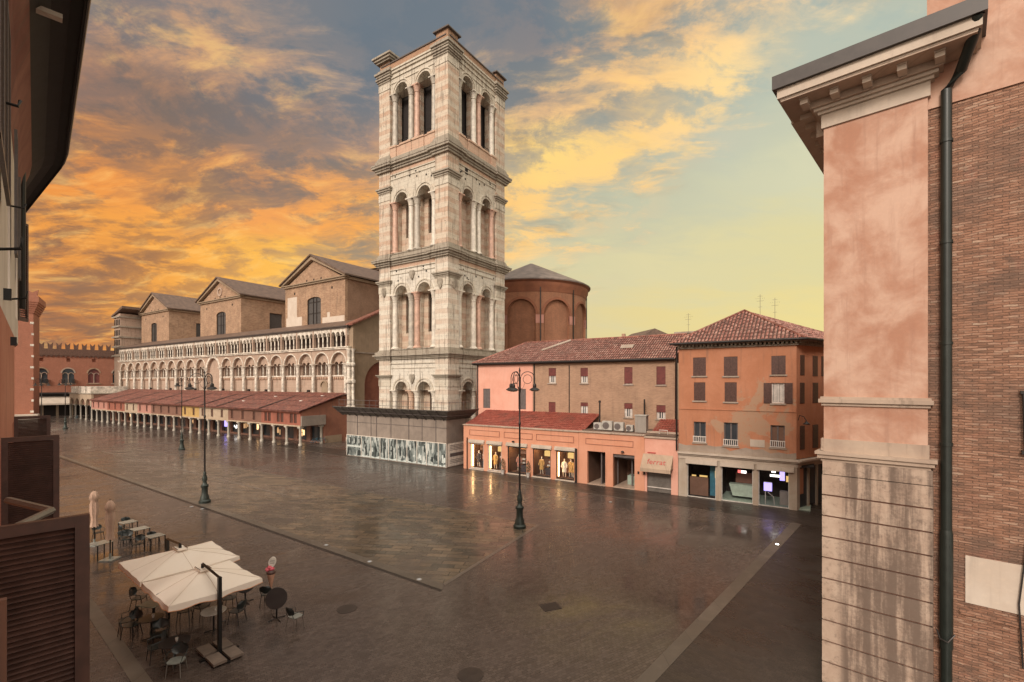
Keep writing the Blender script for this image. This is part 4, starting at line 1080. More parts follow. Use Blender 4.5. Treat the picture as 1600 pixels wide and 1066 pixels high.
# ================================================================== SHOPS AND HOUSES on the right of the tower
SO = (-4.757, 47.257, 0)
SHT = empty('clothes_shop', SO, RG, 'single storey salmon shop with five lit display windows of dressed mannequins', 'shop')
yb = 4.0
def niche_panels(mb, lst):
    for a, b, z0, z1 in lst:
        for (x0, x1, za, zb_) in ((a, b, z1-.04, z1), (a, b, z0, z0+.04), (a, a+.04, z0+.04, z1-.04), (b-.04, b, z0+.04, z1-.04)): mb.box(x0, x1, -.035, .0, za, zb_)
W5 = [(.78, 2.42), (2.95, 4.50), (5.20, 7.25), (7.95, 9.75), (10.3, 12.05)]
mb = MB(); mb.wall(0, 12.45, 0, 4.3, [(a, b, .12, 2.62) for a, b in W5], 0, .3); mb.build('front_wall', 'pinkpl', SHT)
mb = MB(); niche_panels(mb, [(.7, 4.3, 3.35, 3.9), (4.8, 7.9, 3.35, 3.9), (8.3, 12.0, 3.35, 3.9)]); mb.build('wall_panel_moulding', 'pinkline', SHT)
mb = MB(); mb.box(-.08, 12.46, -.12, .35, 4.3, 4.40); mb.build('parapet_coping', 'creamstone', SHT)
mb = MB(); mb.box(-.05, 0.0, .0, 3.8, 0, 4.3); mb.build('side_wall', 'pinkpl', SHT)
mb = MB(); mb.box(.02, 12.4, 2.0, 2.1, 0, 3.2); mb.box(.02, 12.4, .3, 2.0, 2.75, 2.85); mb.box(.02, 12.4, .3, 2.0, .02, .13)
for a, b in W5: mb.box(a-.15, a-.05, .3, 2.0, .13, 2.75)
mb.box(12.3, 12.4, .3, 2, .13, 2.75); mb.build('interior', 'shopin', SHT)
for i, (a, b) in enumerate(W5):
    mb = MB()
    for (x0, x1, z0, z1) in ((a, a+.07, .14, 2.6), (b-.07, b, .14, 2.6), (a+.07, b-.07, .14, .22), (a+.07, b-.07, 2.5, 2.6)): mb.box(x0, x1, .05, .14, z0, z1)
    fr = mb.build('display_window', 'iron' if i in (2, 3, 4) else 'tablewhite', SHT)
    mb = MB(); mb.q((a+.07, .09, .22), (b-.07, .09, .22), (b-.07, .09, 2.5), (a+.07, .09, 2.5)); mb.build('pane', 'clear', fr)
    mb = MB(); mb.box(a-.12, b+.12, -.18, 0, 2.64, 2.82); mb.box(a-.12, b+.12, -.10, 0, 2.82, 2.95); mb.build('shutter_box', 'whitetrim', SHT)
    mb = MB(); mb.box(a-.05, b+.05, -.10, .05, .02, .12); mb.build('sill', 'whitetrim', SHT)
    if i in (0, 4, 1):
        mb = MB(); mb.box(a+.10, a+(.17 if i == 0 else .125), .2, .34, .3, 2.4); mb.build('light_strip', 'warm', SHT)
    mb = MB(); mb.box(a+.2, b-.2, .45, .9, 2.68, 2.74); mb.build('ceiling_lamp', 'warm', SHT)
    mb = MB(); mb.box((a+b)/2-.05, b-.15, .6, .95, 1.9, 2.35); mb.build('hanging_sign', 'yellowl' if i in (1, 3, 4) else 'shopin', SHT)
    mb = MB(); rr = random.Random(i)
    for q in range(4): 
        x = rr.uniform((a+b)/2-.1, b-.3); z = .25+q*.33; mb.box(x-.22, x+.24, 1.1, 1.5, z, z+.12)
    mb.build('shelf_goods', 'tablewhite', SHT)
    for nm, mt_ in (('folded_knitwear', 'cloth1'), ('shoes', 'cloth2'), ('hanging_jackets', 'rosepl')):
        mb = MB()
        for q in range(5):
            x = rr.uniform(a+.25, b-.25); z = rr.uniform(.3, 1.9); w_ = rr.uniform(.05, .14); h_ = rr.uniform(.05, .12) if nm != 'hanging_jackets' else .5
            mb.box(x-w_, x+w_, 1.55+q*.05, 1.75+q*.05, z, z+h_)
        mb.build(nm, mt_, SHT)
    mb = MB(); mb.box((a+b)/2-.15, b-.1, .95, 1.7, .13, .75); mb.build('display_table', 'cloth2', SHT)
# corner lamp and pipe
mb = MB(); mb.tube([(.45, -.08, 0), (.45, -.08, 3.1)], .05, 6); mb.tube([(12.25, -.1, 0), (12.25, -.1, 2.9)], .10, 6); build_split(mb, 'downpipe', 'iron', SHT)
mb = MB(); mb.lathe(5.9, -.15, [(.02, 3.15), (.12, 3.12), (.12, 3.02), (.02, 2.99)], 10); mb.build('wall_lamp', 'iron', SHT)
# low tiled roof behind the parapet
mb = MB(); th = math.atan2(1.35, 3.6)
tile_roof(mb, (-.2, .3, 4.32), (1, 0, 0), (0, 3.7, 1.30), 12.9, lambda u: (0 if u > 3.8 else 0, 3.92 if u > .1 else 3.92), .2, .38, .05)
mb.add([(-.2,.3,4.30),(12.7,.3,4.30),(12.7,4.0,5.60),(-.2,4.0,5.60)], [(0,1,2,3)]); mb.build('roof', 'rooflow', SHT)

# mannequins (skinned bodies)
def mannequin_mesh(pose=0):
    me = bpy.data.meshes.new('mannequin'); s = 1.0
    J = [(0,0,.95),(0,0,1.15),(0,0,1.40),(0,0,1.50),(0,0,1.60),(0,0,1.74),
         (-.19,0,1.40),(-.24,-.02,1.12),(-.24,-.10,.88),(.19,0,1.40),(.25,-.02,1.12),(.22 if pose else .26,-.12,.90 if pose else .86),
         (-.10,0,.88),(-.11,-.02,.48),(-.12,0,.06),(.10,0,.88),(.13,-.05,.48),(.15,.02 if pose else -.04,.06)]
    E_ = [(0,1),(1,2),(2,3),(3,4),(4,5),(2,6),(6,7),(7,8),(2,9),(9,10),(10,11),(0,12),(12,13),(13,14),(0,15),(15,16),(16,17)]
    rad = [.15,.12,.15,.06,.09,.08,.065,.05,.035,.065,.05,.035,.10,.065,.05,.10,.065,.05]
    me.from_pydata(J, E_, []); ob = bpy.data.objects.new('tmp', me); COL.objects.link(ob)
    ob.modifiers.new('s', 'SKIN'); sb = ob.modifiers.new('u', 'SUBSURF'); sb.levels = 1; sb.render_levels = 1
    for v, r in zip(me.skin_vertices[0].data, rad): v.radius = (r, r*.75)
    me.skin_vertices[0].data[0].use_root = True
    dg = bpy.context.evaluated_depsgraph_get(); dg.update()
    out = bpy.data.meshes.new_from_object(ob.evaluated_get(dg)); bpy.data.objects.remove(ob)
    out.transform(Matrix.Scale(.98*.85*1.15, 4)); out.polygons.foreach_set('use_smooth', [True]*len(out.polygons))
    return out
MM = [mannequin_mesh(0), mannequin_mesh(1)]
def local2(Ob, x, y, z=0):
    p = Matrix.Translation(Ob) @ Matrix.Rotation(R(RG), 4, 'Z') @ Vector((x, y, z)); return tuple(p)
mlab = [(1.25, .8, 'mannw', 'cloth2', 'white headed mannequin in a dark top in the first shop window by the hoarding', 0),
        (2.05, .8, 'mann', 'rosepl', 'mannequin in a dusty pink coat at the right of the first shop window', 1),
        (3.35, .7, 'mann', 'cloth1', 'mannequin in a mustard coat in the second shop window from the hoarding', 0),
        (5.9, .9, 'mann', 'rosepl', 'mannequin in a faded pink coat in the middle shop window behind the lamp post', 0),
        (8.45, .7, 'mann', 'cloth1', 'mannequin in a mustard coat in the fourth shop window', 1),
        (10.75, .7, 'mannw', 'cloth3', 'mannequin in a white suit at the left of the fifth shop window', 0),
        (11.25, .95, 'mannw', 'cloth1', 'mannequin in a golden coat in the middle of the fifth shop window', 1),
        (11.7, .8, 'mann', 'cloth1', 'mannequin in a tan coat at the right edge of the fifth shop window', 0)]
for x, y, mb_, mc, lb, k in mlab:
    e = empty('mannequin', local2(SO, x, y, .14), RG, lb, 'mannequin', 'mannequins in the shop windows')
    me = MM[k] if mb_ == 'mann' else MM[k].copy(); 
    if not me.materials: me.materials.append(M[mb_])
    b = bpy.data.objects.new('body', me); COL.objects.link(b); b.parent = e
    mb = MB(); mb.lathe(0, 0, [(.20, .50), (.19, .8), (.15, .98), (.19, 1.22), (.17, 1.36), (.07, 1.42)], 10); o = mb.build('coat', mc, e)
    mb = MB()
    for s in (-1, 1): mb.tube([(s*.16, 0, 1.34), (s*.245, -.02, 1.08), (s*.24, -.10, .90)], [.075, .065, .055], 8)
    mb.build('sleeves', mc, e)

# right part of the shop row: passage, open shop front and shuttered shop
SH2 = empty('passage_building', SO, RG, 'salmon single storey building with a dark open passage and a glazed entrance', 'building')
mb = MB(); mb.wall(12.47, 18.1, 0, 4.32, [(13.25, 14.85, .0, 2.78), (15.5, 17.3, .0, 2.72)], 0, .3); mb.build('front_wall', 'pinkpl', SH2)
mb = MB(); niche_panels(mb, [(13.1, 17.2, 3.35, 3.85)]); mb.build('wall_panel_moulding', 'pinkline', SH2)
mb = MB(); mb.box(12.47, 18.12, -.12, .35, 4.32, 4.42); mb.build('parapet_coping', 'creamstone', SH2)
mb = MB(); mb.box(12.5, 18.0, 3.4, 3.5, 0, 3.0); mb.box(12.6, 13.2, .3, 3.4, 0, 2.9); mb.box(14.9, 15.45, .3, 3.4, 0, 2.9); mb.box(17.35, 18.0, .3, 3.4, 0, 2.9); mb.box(12.6, 18, .3, 3.4, 2.9, 3.0)
mb.build('interior', 'shopin', SH2)
mb = MB(); mb.box(13.25, 14.85, -.02, 3.4, .0, .05); mb.box(15.5, 17.3, -.02, 3.4, .0, .055); mb.build('threshold', 'stonefloor', SH2)
mb = MB(); mb.box(14.3, 14.4, .4, 3.2, .05, 2.7); mb.build('passage_wall', 'shutgrey', SH2)
mb = MB()
for x0, x1, z0, z1 in ((15.5, 17.3, 2.2, 2.3), (15.5, 15.58, .05, 2.7), (17.22, 17.3, .05, 2.7), (16.7, 16.8, .05, 2.2)): mb.box(x0, x1, 1.0, 1.1, z0, z1)
mb.box(15.5, 17.3, .15, .4, 2.45, 2.7); mb.build('entrance_frame', 'shutgrey', SH2)
mb = MB(); mb.box(16.2, 17.2, 1.5, 2.3, .05, .8); mb.build('counter', 'mint', SH2)
mb = MB(); mb.lathe(16.35, -.12, [(.10, 3.02), (.13, 2.95), (.16, 2.93)], 10); mb.build('wall_lamp', 'iron', SH2)
mb = MB(); mb.box(12.6, 20.4, .4, 3.9, 4.34, 4.5); mb.build('flat_roof', 'roofcath', SH2)
SH3 = empty('shuttered_shop', SO, RG, 'small salmon shop with a closed metal shutter under a beige awning lettered in red', 'shop')
mb = MB(); mb.wall(18.12, 20.66, 0, 4.20, [(18.3, 20.15, .0, 2.45)], -.02, .3); mb.build('front_wall', 'pinkpl2', SH3)
mb = MB(); mb.box(18.1, 20.66, -.14, .35, 4.20, 4.30); mb.build('parapet_coping', 'creamstone', SH3)
mb = MB(); mb.box(18.28, 20.17, .14, .2, 0, 2.5)
for k in range(18): mb.box(18.3, 20.15, .125, .14, .1+k*.13, .1+k*.13+.04)
mb.box(18.3, 20.15, .08, .14, .05, .14); mb.build('roller_shutter', 'shutmetal', SH3)
mb = MB(); mb.box(18.3, 20.15, .05, .12, .35, .42); mb.build('shutter_bar', 'whitepaint', SH3)
mb = MB()
a0, a1 = 18.0, 20.3
mb.add([(a0,-.03,2.95),(a1,-.03,2.95),(a1,-.75,1.95),(a0,-.75,1.95),(a0,-.03,2.90),(a1,-.03,2.90),(a1,-.73,1.92),(a0,-.73,1.92)], [(0,1,2,3),(4,5,6,7),(0,3,7,4),(1,2,6,5)])
mb.q((a0,-.75,1.95),(a1,-.75,1.95),(a1,-.76,1.68),(a0,-.76,1.68)); mb.tri((a0,-.03,2.95),(a0,-.75,1.95),(a0,-.03,1.95)); mb.tri((a1,-.03,2.95),(a1,-.75,1.95),(a1,-.03,1.95))
aw = mb.build('awning', 'awn', SH3)
def text(name, s, mat, parent, loc, size, rx=90, rz=0, ext=.004, align='CENTER'):
    cu = bpy.data.curves.new(name, 'FONT'); cu.body = s; cu.size = size; cu.extrude = ext; cu.align_x = align; cu.align_y = 'CENTER'; cu.resolution_u = 3
    ob = bpy.data.objects.new(name, cu); COL.objects.link(ob)
    dg = bpy.context.evaluated_depsgraph_get(); dg.update()
    me = bpy.data.meshes.new_from_object(ob.evaluated_get(dg)); bpy.data.objects.remove(ob); me.materials.clear(); me.materials.append(M[mat])
    me.transform(Matrix.Translation(loc) @ Matrix.Rotation(R(rz), 4, 'Z') @ Matrix.Rotation(R(rx), 4, 'X'))
    o = bpy.data.objects.new(name, me); COL.objects.link(o); o.parent = parent; return o
M['redletter'] = simple('faded_red_letters', (.42, .06, .05), .6)
text('lettering', 'ferrat', 'redletter', aw, (19.15, -.43, 2.42), .62, rx=54, ext=.006)
mb = MB(); mb.box(18.35, 19.0, -.06, -.02, 3.02, 3.10); mb.build('small_sign', 'redletter', SH3)
mb = MB()
for x in (17.55, 18.02): mb.box(x, x+.14, -.05, 0, 1.3, 1.5)
build_split(mb, 'letter_box', 'iron', SH3)
mb = MB(); tile_roof(mb, (18.2, 1.4, 4.5), (1, 0, 0), (0, 2.6, .9), 2.4, lambda u: (0, 2.7), .2, .38, .05); mb.build('roof', 'rooflow', SH3)
mb = MB(); mb.box(17.9, 20.5, .9, 1.3, 4.5, 4.62); mb.build('roof_edge', 'creamstone', SH3)

# roof equipment
def ac(x, y, w_, h, lb):
    e = empty('air_conditioner', local2(SO, x, y, 4.50), RG, lb, 'air conditioner', 'units on the flat shop roof')
    mb = MB(); mb.box(-w_/2, w_/2, -.2, .2, .06, h); mb.build('casing', 'ac', e)
    mb = MB(); mb.M = Matrix.Translation((-w_*.12, -.205, h*.52)) @ Matrix.Rotation(math.pi/2, 4, 'X'); mb.lathe(0, 0, [(h*.36, 0), (h*.36, .012), (.001, .013)], 16); mb.build('fan_grille', 'shutgrey', e)
    mb = MB(); mb.box(-w_/2+.05, -w_/2+.13, -.22, .22, 0, .06); mb.box(w_/2-.13, w_/2-.05, -.22, .22, 0, .06); mb.build('foot', 'iron', e)
ac(13.9, .85, .75, .62, 'small pale air conditioner at the left end of the row on the shop roof')
ac(14.75, .8, .85, .80, 'larger pale air conditioner, second from the left on the shop roof')
ac(15.75, .8, .80, .74, 'third air conditioner from the left on the shop roof')
ac(16.65, .85, .55, .55, 'dark fronted small unit beside the grey flue box on the shop roof')
e = empty('flue_box', local2(SO, 17.55, 1.0, 4.48), RG, 'tall plain grey box standing on the flat shop roof', 'flue')
mb = MB(); mb.box(-.45, .45, -.3, .3, 0, 1.35); mb.build('box', 'concretebox', e); mb = MB(); mb.box(-.5, .5, -.35, .35, 1.35, 1.42); mb.build('lid', 'ac', e)
e = empty('exhaust_pipe', local2(SO, 13.6, 1.8, 4.48), RG, 'thin dark exhaust pipe rising left of the air conditioners', 'pipe')
mb = MB(); mb.tube([(0, 0, 0), (0, 0, 2.3)], .07, 8); mb.lathe(0, 0, [(.12, 2.3), (.12, 2.42), (.01, 2.5)], 8); mb.build('pipe', 'iron', e)
mb = MB(); mb.box(-.35, .45, -.2, .2, .15, .6); mb.build('fan_housing', 'iron', e)
e = empty('exhaust_pipe', local2(SO, 17.0, 3.4, 4.48), RG, 'short dark pipe standing beside the tall grey flue box', 'pipe')
mb = MB(); mb.tube([(0, 0, 0), (0, 0, 2.6)], .07, 8); mb.build('pipe', 'iron', e)
mb = MB(); mb.tube([(19.1, .5, 4.5), (19.1, .5, 4.8), (19.75, .5, 4.8), (19.75, .5, 4.5)], .03, 6)
o = mb.build('roof_hoop', 'whitepaint'); o.location = SO; o.rotation_euler = (0, 0, R(RG)); tag(o, 'small white metal hoop on the roof of the shuttered shop', 'hoop')

# two storey house behind (pink left end, brick right part)
HM = empty('brick_house', SO, RG, 'long brick house with a pink plastered left end and red tiled roof behind the shops', 'house')
y0 = yb; ZE = 10.35
wins = [(7.35, 8.15, 8.45, 9.92), (10.75, 11.5, 8.45, 9.88), (15.0, 15.75, 8.35, 9.88), (17.85, 18.62, 8.3, 9.88), (7.35, 8.1, 5.42, 6.62), (10.75, 11.5, 5.52, 6.65), (15.0, 15.75, 5.42, 6.68), (17.85, 18.62, 5.38, 6.58)]
mb = MB(); mb.wall(5.55, 19.4, 0, ZE, sorted(wins), y0, y0+.3); mb.build('brick_wall', 'midbrick', HM)
pw = [(-.6, .32, 5.8, 7.86), (3.85, 4.76, 5.8, 7.86)]
mb = MB(); mb.wall(-1.45, 5.55, 0, ZE, pw, y0-.03, y0+.3); mb.box(-1.45, -1.15, y0+.3, 12, 0, ZE); mb.build('pink_wall', 'pinkpl2', HM)
for a, b, za, zb_ in pw:
    mb = MB(); mb.box(a, b, y0+.03, y0+.08, za, zb_)
    for k in range(2): mb.box(a+.05+k*(b-a)/2, a+(b-a)/2-.05+k*(b-a)/2, y0+.01, y0+.03, za+.05, zb_-.05)
    mb.build('shuttered_window', 'shutgrey', HM)
for i, (a, b, za, zb_) in enumerate(wins):
    drop = [.52, .55, .95, .97, 1.0, .3, .38, .5][i]
    zc = zb_-(zb_-za)*drop
    mb = MB(); mb.box(a, b, y0+.06, y0+.12, zc, zb_)
    for k in range(int((zb_-zc)/.1)): mb.box(a, b, y0+.045, y0+.06, zc+k*.1, zc+k*.1+.05)
    f = mb.build('roller_blind' if i != 4 else 'shutter', 'shutred', HM)
    if drop < .99:
        mb = MB(); mb.box(a, b, y0+.16, y0+.2, za, zb_); wn = mb.build('window', 'glass', HM)
        mb = MB()
        for x in (a, (a+b)/2-.04, b-.07): mb.box(x, x+.08, y0+.12, y0+.16, za, zc)
        mb.box(a, b, y0+.12, y0+.158, za, za+.08); mb.box(a+.1, a+.22, y0+.125, y0+.15, za+.1, zc); mb.box(b-.25, b-.1, y0+.125, y0+.15, za+.1, zc)
        mb.build('frame', 'whitepaint', wn)
    mb = MB(); mb.box(a-.1, b+.1, y0-.1, y0+.1, za-.1, za-.002); mb.build('sill', 'greyband', HM)
mb = MB(); mb.tube([(5.75, y0-.08, 4.9), (5.75, y0-.08, ZE)], .06, 6); mb.tube([(9.6, y0-.06, 5.5), (9.6, y0-.06, ZE-.2)], .04, 6); mb.tube([(-1.3, y0-.1, 4.5), (-1.3, y0-.1, ZE)], .06, 6); build_split(mb, 'downpipe', 'iron', HM)
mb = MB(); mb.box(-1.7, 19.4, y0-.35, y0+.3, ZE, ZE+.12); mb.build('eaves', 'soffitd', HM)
mb = MB(); mb.M = Matrix.Identity(4); mb.tube([(-1.8, y0-.45, ZE+.14), (19.45, y0-.45, ZE+.14)], .09, 8); mb.build('gutter', 'iron', HM)
rz_ = 2.35; rd = 4.6
def wm(u): return (0, min(math.hypot(rz_, rd), max(.1, u*1.25)))
mb = MB(); mb.add([(-1.8,y0-.45,ZE+.15),(19.5,y0-.45,ZE+.15),(19.5,y0-.45+rd,ZE+.15+rz_),(2.3,y0-.45+rd,ZE+.15+rz_)], [(0,1,2,3)])
mb.add([(-1.8,y0-.45,ZE+.15),(2.3,y0-.45+rd,ZE+.15+rz_),(-1.8,y0-.45+2*rd,ZE+.15)], [(0,1,2)])
mb.add([(19.5,y0-.45+2*rd,ZE+.15),(19.5,y0-.45+rd,ZE+.15+rz_),(2.3,y0-.45+rd,ZE+.15+rz_),(-1.8,y0-.45+2*rd,ZE+.15)], [(0,1,2,3)])
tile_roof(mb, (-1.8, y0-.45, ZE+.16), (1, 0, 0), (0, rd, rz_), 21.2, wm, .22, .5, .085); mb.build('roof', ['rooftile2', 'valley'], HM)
mb = MB(); mb.tube([(2.3, y0-.45+rd, ZE+.22+rz_), (19.4, y0-.45+rd, ZE+.22+rz_)], .12, 6); mb.tube([(-1.8, y0-.45, ZE+.2), (2.3, y0-.45+rd, ZE+.22+rz_)], .12, 6); mb.build('ridge_tiles', 'rooftile', HM)
mb = MB()
e_w = Vector((0, rd, rz_)).normalized()
def onroof(u, w_, up): return (u-1.8, y0-.45+e_w.y*w_, ZE+.16+e_w.z*w_+up)
p1, p2, p3, p4 = onroof(15.8, 2.3, .14), onroof(17.0, 2.3, .14), onroof(17.0, 2.8, .26), onroof(15.8, 2.8, .26)
mb.q(p1, p2, p3, p4); mb.q(p4, p3, onroof(17.0, 2.8, .0), onroof(15.8, 2.8, 0)); mb.q(p1, p4, onroof(15.8, 2.8, 0), onroof(15.8, 2.3, 0)); mb.build('skylight', 'greyband', HM)
mb = MB(); mb.tube([onroof(7.3, 2.6, .1), onroof(9.6, 4.9, .14)], .14, 5, False); mb.build('roof_flashing', 'greyband', HM)
mb = MB(); mb.box(19.0, 19.4, y0-.05, y0+.3, 4.5, ZE); mb.build('quoin', 'midbrick', HM)
mb = MB(); mb.box(13.2, 13.5, 8.2, 8.5, 12.6, 13.3); mb.build('chimney', 'midbrick', HM)

# orange corner house
OO = Vector(local2(SO, 20.7, 0)); OH = empty('orange_house', OO, RG, 'orange three storey corner house with tiled pyramid roof above a grey shop front', 'house')
X1 = 7.62; ZT = 11.0
ow = [(1.04, 1.94, 9.0, 10.35), (3.15, 4.05, 8.98, 10.35), (6.15, 7.0, 9.05, 10.32), (1.1, 1.9, 7.18, 8.52), (3.2, 4.0, 7.14, 8.52), (6.17, 6.93, 7.1, 8.48), (1.08, 1.94, 4.1, 5.62), (3.15, 4.07, 4.0, 5.65), (6.1, 6.95, 4.1, 5.6)]
mb = MB(); mb.wall(0, X1, 3.40, ZT, sorted(ow), 0, .35); mb.build('front_wall', 'orange', OH)
# angled side wall
SA = R(64.8)
SM = Matrix.Translation((X1, 0, 0)) @ Matrix.Rotation(SA, 4, 'Z')
sw = [(.45, .98, 9.0, 10.35), (2.05, 2.7, 8.95, 10.35), (3.2, 3.7, 8.95, 10.35), (.42, .98, 7.1, 8.5), (2.05, 2.75, 7.1, 8.5), (.42, 1.0, 4.0, 5.6), (2.05, 2.75, 4.0, 5.6)]
mb = MB(); mb.M = SM; mb.wall(0.02, 9, 3.4, ZT, sorted(sw), 0, .35); mb.build('side_wall', 'orange', OH)
mb = MB(); mb.box(.01, .3, .35, 8, 3.4, ZT); mb.box(.3, 11, 7.7, 8, 0, ZT); mb.build('rear_walls', 'orange', OH)
for i, (a, b, za, zb_) in enumerate(ow):
    if i in (0, 1, 2, 3, 4):
        mb = MB(); mb.box(a, b, .05, .1, za, zb_); mb.box(a, (a+b)/2-.01, .02, .05, za+.02, zb_-.02); mb.box((a+b)/2+.01, b, .02, .05, za+.02, zb_-.02)
        for k in range(int((zb_-za)/.1)-1): mb.box(a+.06, b-.06, .008, .02, za+.08+k*.1, za+.12+k*.1)
        mb.build('shutter', 'shutbrown', OH)
    else:
        mb = MB(); mb.box(a, b, .2, .24, za, zb_); wn = mb.build('window', 'glass' if i != 8 else 'shopin', OH)
        mb = MB()
        for x0, x1 in ((a, a+.08), (b-.08, b), ((a+b)/2-.05, (a+b)/2+.05)): mb.box(x0, x1, .12, .2, za, zb_)
        mb.box(a, b, .125, .2, zb_-.08, zb_); mb.box(a, b, .125, .2, za, za+.08)
        mb.build('frame', 'whitepaint' if i == 5 else 'shutgrey', wn)
        if i == 5:
            mb = MB(); mb.box(a+.1, (a+b)/2-.07, .15, .19, za+.1, zb_-.1); mb.box((a+b)/2+.07, b-.1, .15, .19, za+.1, zb_-.1); mb.build('curtain', 'curtain', wn)
            for s, x in ((-1, a-.48), (1, b)):
                mb = MB(); mb.box(x, x+.48, -.07, -.01, za, zb_)
                for k in range(12): mb.box(x+.05, x+.43, -.085, -.07, za+.06+k*.105, za+.12+k*.105)
                mb.build('shutter', 'shutbrown', OH)
        else:
            mb = MB()
            for z in (za+.02, za+.42): mb.box(a-.03, b+.03, -.10, -.05, z, z+.05)
            for k in range(8): x = a+k*(b-a)/7.; mb.box(x-.02, x+.02, -.095, -.055, za+.07, za+.42)
            mb.build('balustrade', 'whitepaint', OH)
    mb = MB(); mb.box(a-.1, b+.1, -.09, .1, za-.11, za-.003); mb.build('sill', 'greyband', OH)
for a, b, za, zb_ in sw:
    mb = MB(); mb.M = SM; mb.box(a, b, -.03, .1, za, zb_)
    for k in range(int((zb_-za)/.1)-1): mb.box(a+.05, b-.05, -.045, -.03, za+.08+k*.1, za+.12+k*.1)
    mb.build('shutter', 'shutbrown', OH)
mb = MB()
for z, p in ((6.52, .05),): mb.box(0, X1, -p, 0.0, z, z+.07)
mb.build('string_course', 'orange', OH)
mb = MB(); rr = random.Random(5); pts = []
x = 0
top = [(0, 3.95)]
for k in range(1, 16): top.append((X1*k/15, 3.62+rr.uniform(0, .34)))
mb.prism([(0, 3.36)] + top + [(X1, 3.36)], -.02, .1)
mb.build('render_base', 'greyband', OH)
mb = MB(); mb.box(4.85, 5.75, -.03, .1, 4.05, 4.55); mb.build('name_plate', 'whitetrim', OH)
# cornice band between shop and storeys
mb = MB()
for m_ in (Matrix.Identity(4), SM):
    mb.M = m_; L = X1 if m_ == Matrix.Identity(4) else 9
    mb.box(-.0, L+.1, -.22, .1, 3.12, 3.24); mb.box(0, L+.2, -.36, .1, 3.24, 3.36); mb.box(0, L, -.1, .1, 2.85, 3.12)
mb.M = Matrix.Identity(4)
mb.build('shop_cornice', 'whitetrim', OH)
# pillars
mb = MB()
for a, b in ((0, .62), (2.62, 2.98), (5.02, 5.36), (7.2, 7.66)): mb.box(a, b, -.05, .35, 0, 2.85)
mb.M = SM; mb.box(0, .35, -.04, .35, 0, 2.85); mb.box(1.5, 1.65, -.02, .3, 0, 2.85); mb.box(2.6, 2.75, -.02, .3, 0, 2.85); mb.box(3.6, 4.2, -.02, .3, 0, 2.85)
build_split(mb, 'pillar', 'pillarpl', OH)
for a, b, mm in ((.55, 2.75, 0), (2.93, 5.12, 0), (5.28, 7.5, 0)):
    mb = MB(); mb.box(a, b, -.26, -.06, 2.52, 2.80); mb.box(a, b, -.22, -.06, 2.80, 2.86); mb.build('shutter_box', 'whitetrim', OH)
for a, b in ((.62, 2.62), (2.98, 5.02), (5.36, 7.2)):
    mb = MB()
    for x0, x1, z0, z1 in ((a, a+.05, .08, 2.6), (b-.05, b, .08, 2.6), (a, b, .02, .08), (a, b, 2.5, 2.6)): mb.box(x0, x1, .08, .14, z0, z1)
    fr = mb.build('shop_window', 'tablewhite', OH)
    mb = MB(); mb.q((a+.05, .11, .08), (b-.05, .11, .08), (b-.05, .11, 2.5), (a+.05, .11, 2.5)); mb.build('pane', 'clear', fr)
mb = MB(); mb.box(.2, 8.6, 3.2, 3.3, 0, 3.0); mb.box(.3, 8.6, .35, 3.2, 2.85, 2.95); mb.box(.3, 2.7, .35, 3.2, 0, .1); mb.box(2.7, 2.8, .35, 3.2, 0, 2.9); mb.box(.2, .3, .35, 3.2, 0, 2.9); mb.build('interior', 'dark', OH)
mb = MB(); mb.box(2.8, 8.4, .2, 3.2, .0, .09); mb.build('shop_floor', 'mint', OH)
mb = MB(); mb.box(.7, 2.0, .5, .6, .1, 1.45); mb.build('low_screen', 'shopin', OH)
mb = MB(); mb.box(2.05, 2.55, .9, 1.0, .1, 2.3); mb.build('teal_panel', 'teal', OH)
mb = MB(); mb.box(2.45, 2.6, .6, .66, 1.5, 2.0); mb.box(.85, 1.15, .45, .5, 1.5, 1.6); mb.box(1.4, 1.95, .45, .5, 1.5, 1.62); build_split(mb, 'lit_goods', 'yellowl', OH)
mb = MB(); mb.prism([(3.6, .3), (5.0, .3), (5.0, 1.15), (3.35, 1.15)], .9, 1.5); mb.build('counter', 'mint', OH)
mb = MB(); mb.box(3.7, 4.9, 1.6, 1.7, 1.15, 1.9); mb.build('back_counter', 'brownpl', OH)
mb = MB(); mb.box(3.95, 4.15, .8, .85, 2.0, 2.2); mb.build('red_sign', 'redl', OH)
mb = MB(); mb.box(4.17, 4.5, .8, .85, 2.0, 2.18); mb.box(6.0, 6.6, .8, .85, 1.95, 2.1); mb.box(6.1, 6.35, .7, .75, 2.25, 2.35); build_split(mb, 'white_sign', 'white_l', OH)
mb = MB(); mb.box(6.6, 6.9, .75, .8, 1.75, 2.35); mb.box(5.65, 6.15, .45, .5, 1.0, 1.55); build_split(mb, 'screen', 'purple', OH)
mb = MB(); mb.box(7.0, 7.18, .4, .45, 1.75, 2.15); mb.build('yellow_sign', 'yellowl', OH)
mb = MB(); mb.box(6.6, 7.1, .7, 1.2, .1, 1.0); mb.build('cabinet', 'concretebox', OH)
mb = MB(); mb.tube([(5.75, .45, .1), (5.75, .45, 1.0)], .03, 6); mb.tube([(6.3, .5, .1), (6.25, .5, .6), (5.9, .5, .9)], .025, 6); mb.box(5.65, 6.15, .5, .54, .97, 1.6); mb.build('screen_stand', 'tablewhite', OH)
mb = MB(); mb.M = SM; mb.box(.4, 1.5, .1, .14, .1, 2.8); mb.box(1.65, 2.6, .1, .14, .1, 2.8); mb.box(2.75, 3.6, .1, .14, .1, 2.8); so = mb.build('side_shop_window', 'glass', OH)
mb = MB(); mb.M = SM; mb.box(.5, .95, .04, .08, 1.0, 2.7); mb.build('orange_poster', 'orange', so)
